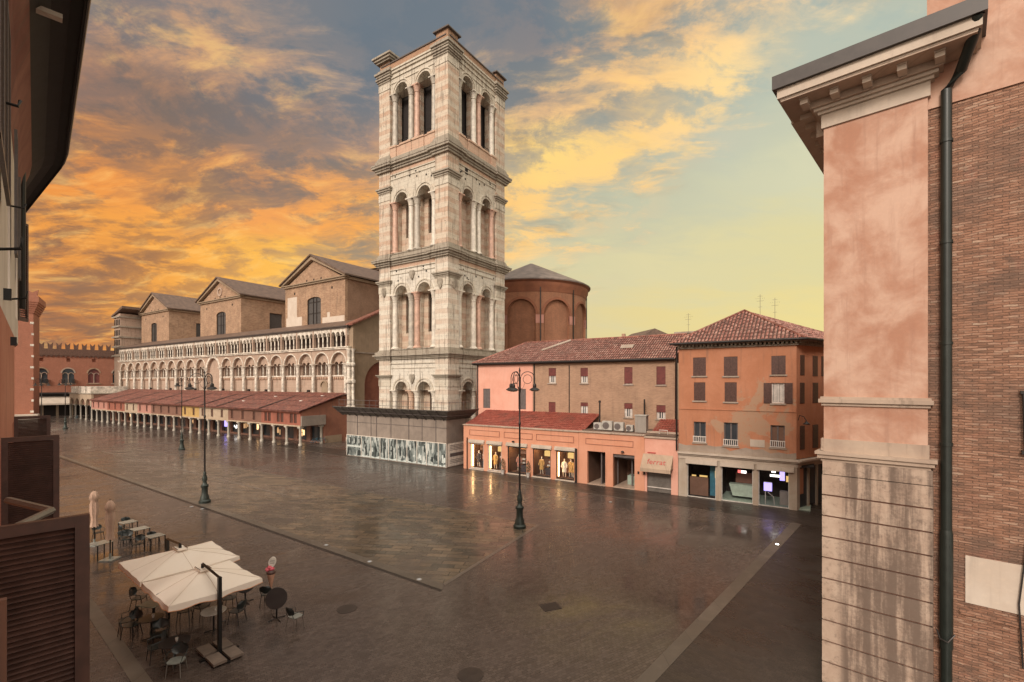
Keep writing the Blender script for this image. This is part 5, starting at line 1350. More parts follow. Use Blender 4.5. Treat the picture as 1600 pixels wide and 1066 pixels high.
# corbelled eaves + roof
mb = MB()
mb.box(-.12, X1+.15, -.12, .3, ZT, ZT+.12)
for k in range(30): mb.box(k*.26, k*.26+.13, -.3, .0, ZT+.12, ZT+.26)
mb.box(-.3, X1+.3, -.34, .3, ZT+.26, ZT+.36)
mb.M = SM
mb.box(0, 9, -.1, .3, ZT, ZT+.12)
for k in range(24): mb.box(k*.26+.1, k*.26+.23, -.28, .0, ZT+.12, ZT+.26)
mb.box(0, 9.2, -.34, .3, ZT+.265, ZT+.365)
mb.build('corbelled_eaves', 'cornice', OH)
mb = MB(); zr = ZT+.37; P = [(-.5, -.55), (X1+.55, -.5), (X1+4.3, 8.1), (-.5, 8.1)]; AX = (4.0, 3.9, zr+2.65)
for i in range(4):
    a, b = P[i], P[(i+1) % 4]; mb.tri((a[0], a[1], zr), (b[0], b[1], zr), AX)
mb.zprism(P, zr-.02, zr-.01)
def roofside(mb, a, b, ap, tw):
    A = Vector((a[0], a[1], zr+.01)); B = Vector((b[0], b[1], zr+.01)); C_ = Vector(ap)
    eu = (B-A).normalized(); L = (B-A).length; uc = (C_-A).dot(eu); foot = A+eu*uc; ew = (C_-foot); Hh = ew.length
    tile_roof(mb, A, eu, ew, L, lambda u: (0, Hh*(u/uc if u < uc else (L-u)/(L-uc))), tw, .5, .09)
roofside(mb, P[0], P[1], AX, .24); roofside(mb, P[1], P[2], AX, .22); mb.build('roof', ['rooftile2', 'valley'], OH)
mb = MB(); mb.tube([(P[0][0], P[0][1], zr+.05), (AX[0], AX[1], AX[2]+.08), (P[1][0], P[1][1], zr+.05)], .10, 6); mb.build('ridge_tiles', 'rooftile', OH)
mb = MB(); mb.tube([(-.5, -.62, zr), (X1+.6, -.57, zr), (X1+4.3, 8.1, zr)], .08, 6); mb.tube([(-.12, -.1, 3.4), (-.12, -.1, ZT+.2)], .07, 6); mb.build('gutter', 'iron', OH)
mb = MB(); mb.box(1.9, 2.6, 4.4, 5.0, zr+.8, zr+1.7); mb.box(1.8, 2.7, 4.3, 5.1, zr+1.7, zr+1.8); mb.build('chimney', 'midbrick', OH)
# wall lamp on the corner
mb = MB(); p0 = Vector((X1+.1, -.02, 6.0)); mb.tube([p0, p0+Vector((.1, -.5, .35)), p0+Vector((.35, -.75, .3)), p0+Vector((.5, -.8, 0))], .025, 6); mb.lathe(p0.x+.5, p0.y-.8, [(.05, 6.0), (.2, 5.85), (.2, 5.8)], 10); mb.build('wall_lamp', 'iron', OH)
# antennas
def antenna(x, y, z, h, lb):
    mb = MB(); mb.tube([(0, 0, 0), (0, 0, h)], .014, 5)
    for q, l in ((.95, .35), (.8, .5), (.62, .3)):
        mb.tube([(-l/2, 0, h*q), (l/2, 0, h*q)], .008, 4)
    for k in range(5): mb.tube([(-.3+k*.15, -.15, h*.88), (-.3+k*.15, .15, h*.88)], .010, 4)
    o = mb.build('antenna', 'shutgrey'); o.location = local2(SO, x, y, z); o.rotation_euler = (0, 0, R(RG)); tag(o, lb, 'antenna', 'television antennas on the roofs')
antenna(20.2, 5.2, 11.8, 2.6, 'television antenna at the left edge of the orange house roof')
antenna(25.6, 5.6, 12.9, 2.6, 'thin antenna rising right of the orange house roof peak')
antenna(26.6, 6.0, 12.2, 3.0, 'rightmost thin antenna behind the orange house roof')
# distant grey gable roof
DR = empty('distant_house', (32.3, 118, 0), 10, 'distant house whose low grey brown gable shows above the brick house roof', 'house')
mb = MB(); mb.box(-4.5, 7, -6, 6, 0, 18.2); mb.build('wall', 'greywall', DR)
mb = MB(); mb.prism([(-5.5, 18.2), (8, 18.2), (0, 21.2)], -6.5, 6.5); mb.build('roof', 'roofcath', DR)
DR = empty('distant_house', (21.9, 62, 0), -33, 'house behind with a pale chimney top showing left of the orange roof', 'house')
mb = MB(); mb.box(-5, 6, 0, 8, 0, 13.2); mb.build('wall', 'greywall', DR)
mb = MB(); mb.box(-.8, 1.4, 1, 3, 13.2, 15.0); mb.box(-1.0, 1.6, .8, 3.2, 15.0, 15.2); mb.build('chimney', 'greyband', DR)
# potted shrubs by the shop
def shrub(x, lb):
    e = empty('potted_shrub', local2(SO, x, -.28, 0), RG, lb, 'potted plant', 'potted shrubs at the clothes shop')
    mb = MB(); mb.lathe(0, 0, [(.13, 0), (.18, .38), (.19, .40)], 12); mb.build('pot', 'pot', e)
    mb = MB(); rr = random.Random(int(x*10))
    for k in range(260):
        z = rr.uniform(.4, 1.45); r = (.24 if z < 1.0 else .24*(1.5-z)/.5)*math.sqrt(rr.random()); a = rr.uniform(0, 6.28); c = Vector((r*math.cos(a), r*math.sin(a), z)); s_ = .05
        d1 = Vector((rr.uniform(-1, 1), rr.uniform(-1, 1), rr.uniform(-1, 1))).normalized()*s_; d2 = d1.cross(Vector((rr.uniform(-1, 1), rr.uniform(-1, 1), 1))).normalized()*s_*.5
        mb.q(c-d1, c+d2, c+d1, c-d2)
    mb.build('foliage', 'leaf', e)
shrub(4.85, 'dark shrub in a white pot between the second and third shop windows')
shrub(7.6, 'dark shrub in a white pot between the third and fourth shop windows')

# ================================================================== TOWN HALL far left
TH = empty('town_hall', (-121, 119, 0), 41, 'long red brick town hall with swallow tail battlements and arched windows', 'town hall')
L0, L1 = -6, 34
ws = [2.5+5.0*i for i in range(6)]
ops = sorted([(c-1.15, c+1.15, 8.3, 11.0, 'a') for c in ws] + [(c-.35, c+.35, 13.9, 14.8) for c in ws])
mb = MB(); mb.wall(L0, L1, 0, 15.5, ops, 0, .5, seg=10); mb.box(L0, L1, .5, 12, 0, 15.5); mb.build('wall', 'townhall', TH)
mb = MB(); mb.box(L0, L1, -.25, .6, 15.5, 17.2); 
for k in range(44): mb.prism([(L0+k*.9, 15.5), (L0+k*.9+.45, 15.0), (L0+k*.9+.9, 15.5)], -.2, 0)
mb.build('parapet', 'darkbrick', TH)
mb = MB()
for k in range(25):
    x = L0+k*1.62; mb.prism([(x, 17.2), (x+.85, 17.2), (x+.95, 18.8), (x+.55, 18.3), (x+.425, 18.2), (x+.3, 18.3), (x-.1, 18.8)], -.2, .3)
mb.build('battlements', 'darkbrick', TH)
for i, c in enumerate(ws):
    mb = MB(); mb.box(c-1.15, c+1.15, .3, .35, 8.3, 12.2); wn = mb.build('window', 'glass' if i not in (2,) else 'shutred', TH)
    mb = MB(); mb.box(c-.09, c+.09, .1, .3, 8.3, 10.9); mb.ring(c-.55, 10.6, .42, .55, .1, .3, 8); mb.ring(c+.55, 10.6, .42, .55, .1, .3, 8); mb.box(c-1.15, c+1.15, .12, .3, 8.25, 8.42); mb.build('mullion', 'cathstone', wn)
    mb = MB(); mb.ring(c, 11.0, 1.15, 1.45, -.08, .1, 12); mb.box(c-1.5, c+1.5, -.15, .1, 8.05, 8.28); mb.build('arch_moulding', 'cathstone' if i % 2 else 'cathbrick', TH)
    mb = MB(); mb.box(c-1.25, c-.7, -.6, 0, 8.3, 9.4); mb.box(c+.7, c+1.25, -.6, 0, 8.3, 9.4) if i in (0, 1) else None
    if i in (0, 1): build_split(mb, 'floodlight_box', 'iron', TH)
mb = MB(); mb.box(L0, L1, -1.2, 0, 5.6, 6.0); mb.box(L0, L1, -.3, 0, 5.0, 5.6); mb.build('porch_roof', 'soffitd', TH)
mb = MB(); mb.add([(L0, -.1, 5.0), (L1, -.1, 5.0), (L1, -3.4, 3.3), (L0, -3.4, 3.3)], [(0, 1, 2, 3)]); mb.add([(L0, -3.4, 3.3), (L1, -3.4, 3.3), (L1, -3.42, 2.9), (L0, -3.42, 2.9)], [(0, 1, 2, 3)])
mb.build('awning', 'whitetrim', TH)
mb = MB()
for k in range(14): mb.box(L0+k*2.8, L0+k*2.8+.5, -.05, 0, 0, 4.5)
build_split(mb, 'arcade_pier', 'cream', TH)
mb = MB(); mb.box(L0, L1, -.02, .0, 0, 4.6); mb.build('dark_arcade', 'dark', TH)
VT = empty('brick_tower', (-103.9, 103.5, 0), 38, 'plain red brick tower with a flared battlement top behind the left houses', 'tower')
mb = MB(); mb.box(-8, 0, 0, 8, 0, 23.2); mb.build('shaft', 'townhall', VT)
mb = MB()
for k in range(6):
    p = k*.16; mb.box(-8-p, p, -p, 8+p, 23.2+k*.45, 23.2+(k+1)*.45)
mb.box(-8.95, .95, -.95, 8.95, 25.9, 27.2)
for k in range(4): mb.prism([(-8.9+k*2.7, 27.2), (-7.4+k*2.7, 27.2), (-7.2+k*2.7, 28.6), (-8.15+k*2.7, 27.9), (-9.1+k*2.7, 28.6)], -.95, -.5)
mb.build('flared_top', 'townhall', VT)
mb = MB()
for k in range(9): mb.box(-.3 if k % 2 else -.5, .06, -.06, .4, 2+k*2.4, 2.45+k*2.4)
mb.build('quoin', 'cathwhite', VT)
mb = MB(); mb.box(-9, 1, -2.5, -.05, 0, 1.4); mb.box(-9, 1, -2.6, 0, 1.4, 1.7); mb.build('pale_base', 'whitetrim', VT)
# ================================================================== RIGHT FOREGROUND PALACE
RB = empty('corner_palace', (8.5, 13, 0), -43, 'tall brick palace close on the right with rose plastered pilaster and white bracketed cornice', 'palace')
PW = 2.14
mb = MB(); mb.box(0, PW, 0, .6, 6.9, 15.42); mb.build('pilaster', 'pinkright', RB)
mb = MB()
for i in range(11):
    z1 = 6.0-i*.565; z0 = max(0, z1-.522)
    if z1 <= 0: break
    mb.box(-.03, PW+.10, -.06, .6, z0, z1)
mb.box(-.02, PW+.09, -.055, .6, 6.02, 6.38)
mb.build('rusticated_base', 'rustic', RB)
mb = MB(); mb.box(.02, PW+.04, -.005, .6, 0, 6.0); mb.build('course_joints', 'brownpl', RB)
mb = MB()
for z0, z1, p in ((6.38, 6.46, .06), (6.46, 6.56, .13), (6.56, 6.64, .18), (7.88, 7.96, .05), (7.96, 8.06, .11), (8.06, 8.12, .07)): mb.box(-p, PW+p, -p, .5, z0, z1)
mb.box(-.02, PW+.03, -.025, .5, 6.64, 6.98)
mb.build('moulding', 'creamstone', RB)
mb = MB()
mb.box(-.05, PW+.05, -.05, .6, 15.42, 15.78); mb.box(-.12, PW+.12, -.12, .6, 15.78, 15.86); mb.box(-.20, PW+.20, -.20, .6, 15.86, 15.94)
mb.box(-.86, PW+.86, -.86, .6, 16.16, 16.20); mb.box(-.92, PW+.92, -.92, .6, 16.20, 16.44)
mb.build('cornice', 'whitetrim', RB)
mb = MB(); mb.box(-.85, PW+.85, -.85, .6, 16.12, 16.16); mb.box(-.28, PW+.28, -.28, .6, 15.94, 16.12); mb.build('soffit', 'creamstone', RB)
mb = MB()
for k in range(5): x = -.35+k*.68; mb.box(x-.09, x+.09, -.62, -.2, 15.98, 16.13); mb.box(x-.10, x+.10, -.66, -.2, 16.09, 16.125)
for k in range(1, 14): y = -.35+k*.68; mb.box(-.62, -.2, y-.09, y+.09, 15.98, 16.13)
mb.box(-.86, .02, .6, 10, 16.13, 16.18); mb.box(-.92, -.86, .6, 10, 16.13, 16.44); mb.box(-.28, .02, .6, 10, 15.5, 16.13)
mb.build('modillion', 'whitetrim', RB)
mb = MB(); mb.box(-1.02, PW+1.0, -1.02, 10, 16.44, 16.74)
mb.prism([(-1.02, 16.74), (PW+1.0, 16.74), (PW+1.0, 16.80), (-1.02, 16.80)], -1.02, 10)
for k in range(6): mb.lathe(-.8+k*.83, -.8, [(.10, 16.80), (.08, 16.86)], 6)
mb.build('gutter', 'gutter', RB)
mb = MB(); mb.box(.02, PW+.02, .6, 30, 0, 16.2); mb.build('side_wall', 'pinkright', RB)
mb = MB(); mb.box(PW-.02, 9, .14, .6, 0, 15.15); mb.build('brick_wall', 'rightbrick', RB)
mb = MB(); mb.box(PW-.02, 9, .10, .6, 15.15, 20); mb.build('plaster_frieze', 'pinkright', RB)
mb = MB(); xp = 2.47
mb.tube([(PW+.85, -.9, 16.46), (PW+.80, -.70, 16.20), (xp+.25, -.10, 15.75), (xp, .02, 15.45), (xp, .02, 0)], [.11, .11, .11, .105, .108], 12)
for z in (14.2, 11.8, 9.4, 7.0, 4.6): mb.lathe(xp, .02, [(.125, z), (.125, z+.07)], 12)
mb.lathe(xp, .02, [(.125, 2.2), (.125, 4.9), (.11, 5.0)], 14)
mb.build('downpipe', 'pipe', RB)
mb = MB(); mb.box(2.80, 4.6, .118, .2, 3.35, 4.45); mb.build('render_patch', 'patch', RB)
mb = MB(); mb.box(2.70, 4.6, .10, .2, 3.05, 3.17); mb.build('brick_ledge', 'rightbrick', RB)
mb = MB(); mb.tube([(3.75, .05, 6.95), (3.72, .05, 8.3)], .022, 6); mb.box(3.68, 3.78, .02, .14, 8.25, 8.32); mb.box(3.70, 3.80, .02, .14, 6.92, 7.0)
mb.tube([(3.72, .06, 2.2), (3.66, .06, 3.6), (3.8, .06, 5.2)], .018, 5); mb.tube([(2.30, -.08, 2.62), (2.36, -.16, 2.45), (2.50, -.20, 2.42), (2.62, -.10, 2.6)], .018, 6); mb.build('iron_tie_and_cable', 'iron', RB)
mb = MB(); mb.tube([(-.02, -.05, 6.75), (-.02, -.05, 7.0)], .02, 5); mb.box(-.06, 0, -.04, .3, 6.66, 6.98); mb.build('junction_box', 'creamstone', RB)

# ================================================================== LEFT FOREGROUND HOUSE (the row the camera leans out of)
LH = empty('facade_row', (-.25, -.25, 0), 135, 'red house front close on the left with open brown louvred shutters and deep eave', 'house')
lops = [(3.1, 3.95, 5.8, 7.6), (9.2, 10.1, 5.8, 7.6), (15.2, 16.1, 5.8, 7.6)]
def bendp(p):   # the row bends gently to the left in the distance
    x, y, z = p
    if x > 20.5:
        th = R(7.5); dx = x-20.5
        return Vector((20.5+dx*math.cos(th), y+dx*math.sin(th), z))
    return Vector(p)
def LB(): m_ = MB(); m_.warp = bendp; return m_
mb = LB(); mb.wall(.6, 16.6, 0, 9.6, sorted(lops), 0, .4); mb.box(16.6, 29, 1.2, 1.5, 0, 9.6); mb.build('lower_wall', 'leftwall', LH)
mb = LB(); mb.wall(.6, 29, 9.6, 14.2, [(7.6, 8.8, 10.2, 13.2), (12.6, 13.8, 10.2, 13.2), (17.6, 18.8, 10.2, 13.2)], 0, .4, split=[18+i for i in range(11)]); mb.build('upper_wall', 'leftpale', LH)
mb = LB(); mb.box(.6, 29, -.06, 0, 9.5, 9.66); mb.build('string_course', 'leftpale', LH)
prof = [(0, 13.7), (-.10, 14.3), (-.28, 14.9), (-.55, 15.25), (-.80, 15.38)]
NX = 30
mb = LB()
for i in range(NX-1):
    xa, xb = 29*i/NX, 29*(i+1)/NX
    for (ya, za), (yb_, zb_) in zip(prof[:-1], prof[1:]): mb.q((xa+.6, ya-.005, za), (xb+.6, ya-.005, za), (xb+.6, yb_-.005, zb_), (xa+.6, yb_-.005, zb_))
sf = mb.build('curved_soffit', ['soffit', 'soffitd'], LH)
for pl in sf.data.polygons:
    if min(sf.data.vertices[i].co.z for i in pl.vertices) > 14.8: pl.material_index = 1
mb = LB()
for i in range(NX-1):
    xa, xb = 29*i/NX+.6, 29*(i+1)/NX+.6
    mb.box(xa, xb, -.98, -.76, 15.38, 15.5)
    mb.box(xa, xb, -1.01, -.98, 15.34, 15.62)
mb.box(28.2, 28.7, -.98, 0, 13.9, 15.4)
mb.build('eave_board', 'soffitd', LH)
mb = LB()
for i in range(NX-1): mb.tube([(29*i/NX+.6, -1.05, 15.5), (29*(i+1)/NX+.6, -1.05, 15.5)], .03, 6)
mb.build('gutter_edge', 'shutmetal', LH)
mb = LB(); mb.box(11.7, 11.85, -.70, -.35, 15.0, 15.08); mb.build('eave_bracket', 'leftpale', LH)
def louvre_shutter(parent, w_, h, th=.045, n=None, st=.07, mat='shutbrown', slat_n=30):
    """leaf in its own x,z plane"""
    root = MB()
    root.box(0, st, 0, th, 0, h); root.box(w_-st, w_, 0, th, 0, h); root.box(st, w_-st, .001, th-.001, 0, .09); root.box(st, w_-st, .001, th-.001, h-.07, h)
    o = root.build('shutter', mat, parent)
    s = MB(); gap = (h-.16)/slat_n
    for k in range(slat_n):
        z = .09+gap*k
        s.add([(st, .004, z), (w_-st, .004, z), (w_-st, th-.004, z+gap*.75), (st, th-.004, z+gap*.75), (st, .010, z-.004), (w_-st, .010, z-.004), (w_-st, th+.002, z+gap*.75-.004), (st, th+.002, z+gap*.75-.004)],
              [(0,1,2,3), (4,5,6,7), (0,1,5,4), (2,3,7,6)])
    s.build('slats', mat, o); return o
for (x, zt, h, w_) in ((4.06, 7.66, 1.85, .60), (10.2, 7.69, 1.8, .62), (16.2, 7.70, 1.8, .62)):
    o = louvre_shutter(LH, w_, h, slat_n=52); o.location = (x, 0, zt-h); o.rotation_euler = (0, 0, -math.pi/2)
# closer inner leaf, folded further back
mb = MB(); mb.box(0, .26, 0, .04, 0, 1.45); mb.box(.02, .24, -.012, 0, .06, 1.40); o = mb.build('board_leaf', 'brownpl', LH); o.location = (3.2, 0, 6.05); o.rotation_euler = (0, 0, -math.pi/2)
for a, b, za, zb_ in lops:
    mb = LB(); mb.box(a, b, .25, .3, za, zb_); mb.build('window', 'glass', LH)
    mb = LB(); mb.box(a-.1, b+.1, -.12, .1, za-.12, za); mb.build('sill', 'creamstone', LH)
for x in (7.25, 8.25, 9.25, 13.85, 17.0):
    o = louvre_shutter(LH, .97 if x < 10 else .5, 2.5, slat_n=30, mat='shutgrey'); o.location = (x, -.10, 11.1); o.rotation_euler = (0, 0, 0)
mb = LB()
for x in (8.7, 13.7): mb.tube([(x, 0, 10.15), (x, -.22, 10.2), (x+.05, -.24, 10.35)], .02, 5); mb.tube([(x, 0, 12), (x, -.2, 12), (x+.05, -.22, 12.1)], .02, 5)
build_split(mb, 'shutter_catch', 'blackmetal', LH)
mb = LB(); mb.box(10.9, 10.98, -.09, 0, 9.8, 9.98); mb.box(13.9, 14.0, -.09, 0, 9.25, 9.42); build_split(mb, 'wall_floodlight', 'blackmetal', LH)
for x, za, zb_ in ((19.8, 10.3, 13.2), (23.8, 10.6, 13.2), (26.2, 10.6, 13.0)):
    e_ = bendp((x, -.02, za)); o = louvre_shutter(LH, .45, zb_-za, slat_n=44); o.location = e_; o.rotation_euler = (0, 0, -.45)
mb = LB(); mb.tube([(19.4, -.1, 10.6), (19.4, -.1, 14.6)], .07, 8); build_split(mb, 'downpipe', 'blackmetal', LH)
mb = LB(); mb.tube([(5.0, -.15, 7.4), (5.6, -.45, 7.42), (6.2, -.18, 7.45)], .03, 6); mb.build('rail', 'shutmetal', LH)
mb = LB(); mb.box(29, 29.1, .0, 12, 9.7, 14.2); mb.box(.6, 29, .4, 12, 0, .1); mb.box(.6, 29, -.7, 8, 15.5, 15.7); mb.build('roof', 'roofcath', LH)

# ================================================================== STREET LAMPS
def make_lamp():
    e = empty('street_lamp', (0, 0, 0))
    mb = MB(); mb.lathe(0, 0, [(.37, 0), (.38, .16), (.30, .24), (.27, .45), (.20, .62), (.19, 1.05), (.24, 1.14), (.25, 1.24), (.15, 1.34), (.12, 1.50), (.17, 1.66), (.15, 1.80), (.09, 2.0), (.11, 2.1), (.065, 2.2)], 16)
    mb.build('pedestal', 'greeniron', e)
    mb = MB(); mb.lathe(0, 0, [(.062, 2.18), (.05, 6.0), (.075, 6.05), (.075, 6.15), (.048, 6.2), (.045, 8.0), (.08, 8.05), (.08, 8.2), (.04, 8.3), (.035, 9.1), (.06, 9.2), (.005, 9.42)], 10); mb.build('pole', 'iron', e)
    pa = MB(); P = []
    for k in range(15):
        t_ = k/14; a = math.pi*(1-t_*1.05); P.append((.47+.42*math.cos(a), 0, 8.72+.42*math.sin(a)))
    pa.tube([(.04, 0, 7.9), (.05, 0, 8.5)]+P+[(.88, 0, 8.42)], .024, 6)
    C2 = [(.46+.26*math.cos(a*.35), 0, 8.70+.26*math.sin(a*.35)) for a in range(-3, 16)]; pa.tube(C2, .016, 5)
    pa.tube([(.05, 0, 8.1), (.2, 0, 8.2), (.3, 0, 8.45)], .014, 5)
    la = MB(); la.lathe(.88, 0, [(.03, 8.46), (.08, 8.42), (.11, 8.30), (.10, 8.22), (.22, 8.16), (.31, 8.08), (.31, 8.05)], 14)
    lg = MB(); lg.lathe(.88, 0, [(.26, 8.05), (.2, 8.0), (.01, 7.97)], 14)
    arm = pa.build('arm', 'iron', e); lan = la.build('lantern', 'iron', e); gl = lg.build('glass', 'ironlight', lan)
    for k in (1, 2):
        a = k*2*math.pi/3; inst(arm, 'arm', e, (0, 0, 0), a); l2 = inst(lan, 'lantern', e, (0, 0, 0), a); inst(gl, 'glass', l2)
    return e
LL = [(.45, 27.9, 5, 'cast iron street lamp standing on the paving corner in front of the clothes shop windows'),
      (-21.75, 33.75, 90, 'cast iron street lamp beside the dark drain line, the nearest on the left half'),
      (-41.77, 60.31, 30, 'street lamp standing behind and left of the nearest left lamp, before the portico columns'),
      (-82.4, 87.95, 80, 'far street lamp nearer the portico, right one of the pair before the town hall'),
      (-76.19, 77.23, 20, 'far left street lamp whose lantern overlaps the first town hall window')]
lamp0 = make_lamp()
for i, (x, y, a, lb) in enumerate(LL):
    e = lamp0 if i == 0 else copy_tree(lamp0)
    e.location = (x, y, 0); e.rotation_euler = (0, 0, R(a)); tag(e, lb, 'street lamp', 'street lamps on the square')

# ground spotlights along the drain
M['spot'] = simple('steel_light_rim', (.4, .38, .35), .3, metal=.6); M['spotlit'] = emis('lit_ground_spot', (1, .97, .9), 14); M['spotdim'] = emis('dim_ground_spot', (1, .95, .88), .35)
for i, (x, y, lit_, lb) in enumerate([(13.9, 25.0, 1, 'glowing white spotlight set in the ground on the pale kerb line at the right'), (-4.0, 20.55, 0, 'small ground spotlight at the near corner end of the drain line'), (-6.75, 22.6, 0, 'small ground spotlight on the drain line, second from its near end'), (-9.7, 24.9, 0, 'small ground spotlight midway along the drain line right of the lamp'), (-20.8, 32.0, 0, 'small ground spotlight just in front of the left lamp base'), (-21.9, 32.6, 0, 'small ground spotlight touching the drain left of its twin at the lamp base'), (3.8, 34.8, 0, 'small pale ground spotlight before the salmon clothes shop'), (7.0, 33.9, 0, 'pale ground spotlight before the dark open passage')]):
    e = empty('ground_spotlight', (x, y, .014), 0, lb, 'ground light', 'spotlights set in the paving')
    mb = MB(); mb.lathe(0, 0, [(.13, 0), (.13, .012), (.09, .014)], 14); mb.build('rim', 'spot', e)
    mb = MB(); mb.lathe(0, 0, [(.085, .010), (.08, .018), (.001, .02)], 14); mb.build('lens', 'spotlit' if lit_ else 'spotdim', e)

# ================================================================== CAFE
SU = Matrix.Scale(.96, 4)
M['canvasseam'] = simple('canvas_seam', (.50, .37, .27), .8)
def U(): m_ = MB(); m_.M = SU.copy(); return m_
def big_umbrella(cx, cy, hw, hd, deg, side, lb, base=True):
    e = empty('cantilever_umbrella', (cx, cy, 0), deg, lb, 'umbrella', 'large open cream umbrellas')
    N = 20; zc, ze = 2.34, 1.94; vs = []; fs = []
    def zz(i, j):
        x, y = -1+2*i/N, -1+2*j/N; m_ = max(abs(x), abs(y)); mn = min(abs(x), abs(y))
        z = zc-(zc-ze)*m_
        edge = (m_**2); z -= .035*edge*(1-(mn/max(m_, .01)))*1.0*math.sin(min(1, m_)*math.pi*.5)   # sag between ribs
        z += .012*math.sin(x*9+y*4+cx)*m_
        return z
    for j in range(N+1):
        for i in range(N+1):
            x, y = -1+2*i/N, -1+2*j/N; pin = 1-.02*(1-min(abs(x), abs(y)) if max(abs(x), abs(y)) > .99 else 0)
            vs.append((x*hw*pin, y*hd*pin, zz(i, j)))
    fs = [(j*(N+1)+i, j*(N+1)+i+1, (j+1)*(N+1)+i+1, (j+1)*(N+1)+i) for j in range(N) for i in range(N)]
    mb = MB(); mb.add(vs, fs, True); mb.build('canopy', 'canopy', e, angle=60)
    border = [(i, 0) for i in range(N)] + [(N, j) for j in range(N)] + [(i, N) for i in range(N, 0, -1)] + [(0, j) for j in range(N, 0, -1)]
    mb = MB(); bl = [Vector(vs[j*(N+1)+i]) for i, j in border]; n = len(bl)
    for k in range(n):
        a, b = bl[k], bl[(k+1) % n]; da = .17+.03*math.sin(k*.9); db = .17+.03*math.sin((k+1)*.9)
        mb.add([a, b, b*Vector((1, 1, 1)).length*0+Vector((b.x*1.01, b.y*1.01, b.z-db)), Vector((a.x*1.01, a.y*1.01, a.z-da))], [(0, 1, 2, 3)], True)
    va = mb.build('valance', 'canopy', e, angle=60)
    mb = MB()
    for k in range(n):
        a, b = bl[k], bl[(k+1) % n]; da = .17+.03*math.sin(k*.9); db = .17+.03*math.sin((k+1)*.9)
        mb.tube([(a.x*1.01, a.y*1.01, a.z-da), (b.x*1.01, b.y*1.01, b.z-db)], .013, 4)
    mb.build('orange_edging', 'trim', va)
    mb = MB()
    for k in range(8):
        a = k*math.pi/4+.0; X = (1 if math.cos(a) > .3 else -1 if math.cos(a) < -.3 else 0); Y = (1 if math.sin(a) > .3 else -1 if math.sin(a) < -.3 else 0)
        mb.tube([(0, 0, zc-.06), (X*hw*.96, Y*hd*.96, ze-.03)], .014, 5)
    mb.build('ribs', 'blackmetal', e)
    mb = MB()
    for k in range(8):
        a = k*math.pi/4; X = (1 if math.cos(a) > .3 else -1 if math.cos(a) < -.3 else 0); Y = (1 if math.sin(a) > .3 else -1 if math.sin(a) < -.3 else 0)
        P_ = []
        for q in range(0, 11):
            i_ = N//2+int(round(X*q)); j_ = N//2+int(round(Y*q)); vx = vs[j_*(N+1)+i_]; P_.append((vx[0], vx[1], vx[2]+.004))
        mb.tube(P_, .005, 4)
    mb.build('seams', 'canvasseam', e)
    mb = MB(); mb.box(-.30, .26, -.16, .16, zc-.02, zc+.03); mb.build('vent_flap', 'canopy', e)
    mb = MB(); mb.tube([(-.24, -.14, zc+.045), (.22, -.14, zc+.045)], .012, 4); mb.tube([(-.1, .16, zc+.04), (.3, .16, zc+.04)], .012, 4); mb.build('vent_cord', 'shutbrown', e)
    mx = side*(hw+.08)
    mb = MB(); mb.box(mx-.055, mx+.055, -.05, .05, 0, 2.42); mb.build('mast', 'blackmetal', e)
    mb = MB(); mb.M = Matrix.Identity(4); mb.tube([(mx, 0, 2.40), (side*.02, 0, zc+.16)], .048, 4, False); mb.tube([(0, 0, zc+.16), (0, 0, zc-.1)], .05, 8); mb.build('arm', 'blackmetal', e)
    mb = MB(); mb.tube([(mx, .07, 1.0), (mx, .16, 1.0), (mx, .16, .92)], .018, 5); mb.build('crank', 'blackmetal', e)
    if base:
        mb = MB()
        mb.box(mx-.05, mx+.05, -.55, .55, .0, .05); mb.box(mx-.75, mx+.75, -.04, .04, .004, .054); mb.build('cross_foot', 'blackmetal', e)
        for sx, sy in ((-1, -1), (1, -1), (-1, 1), (1, 1)):
            mb = MB(); X0, X1 = sorted((mx+sx*.06, mx+sx*.72)); Y_0, Y_1 = sorted((sy*.05, sy*.42)); mb.box(X0, X1, Y_0, Y_1, .056, .13); mb.build('ballast_slab', 'paver', e)
    return e
big_umbrella(-12.32, 17.7, 1.36, 1.52, -38.8, -1, 'large open cream umbrella at the back left of the joined pair', False)
UB = big_umbrella(-10.25, 15.80, 1.34, 1.32, -38.8, 1, 'large open cream umbrella at the front right, black mast standing before it')
def closed_umbrella(x, y, h, lb, col):
    e = empty('closed_umbrella', (x, y, 0), 0, lb, 'umbrella', 'closed tan umbrellas')
    mb = MB(); n = 14; prof = [(.03, h), (.10, h-.07), (.17, h-.22), (.19, h-.42), (.13, h-.50), (.17, h-.70), (.175, h-1.0), (.13, h-1.35), (.12, h-1.55), (.17, h-1.85)]
    vs = []
    for i, (r, z) in enumerate(prof):
        for k in range(n): rr = r*(1+(.16 if k % 2 else -.14)); a = 2*math.pi*k/n; vs.append((rr*math.cos(a), rr*math.sin(a), z-(.06 if k % 2 and i == len(prof)-1 else 0)))
    fs = [(i*n+k, i*n+(k+1) % n, (i+1)*n+(k+1) % n, (i+1)*n+k) for i in range(len(prof)-1) for k in range(n)]
    mb.add(vs, fs, True); mb.build('folded_canvas', 'canvast', e, angle=80)
    mb = MB(); mb.tube([(0, 0, 0), (0, 0, h+.04)], .028, 8); mb.build('pole', 'blackmetal', e)
    mb = MB(); mb.box(-.30, .30, -.30, .30, 0, .05); mb.tube([(0, 0, .05), (0, 0, .3)], .05, 8); mb.build('base_plate', 'tablelight', e)
closed_umbrella(-19.3, 22.9, 2.85, 'closed tan umbrella nearer the camera, right of the two by the pale tables', 0)
closed_umbrella(-21.9, 25.0, 2.83, 'closed tan umbrella farther back, left of the two', 1)

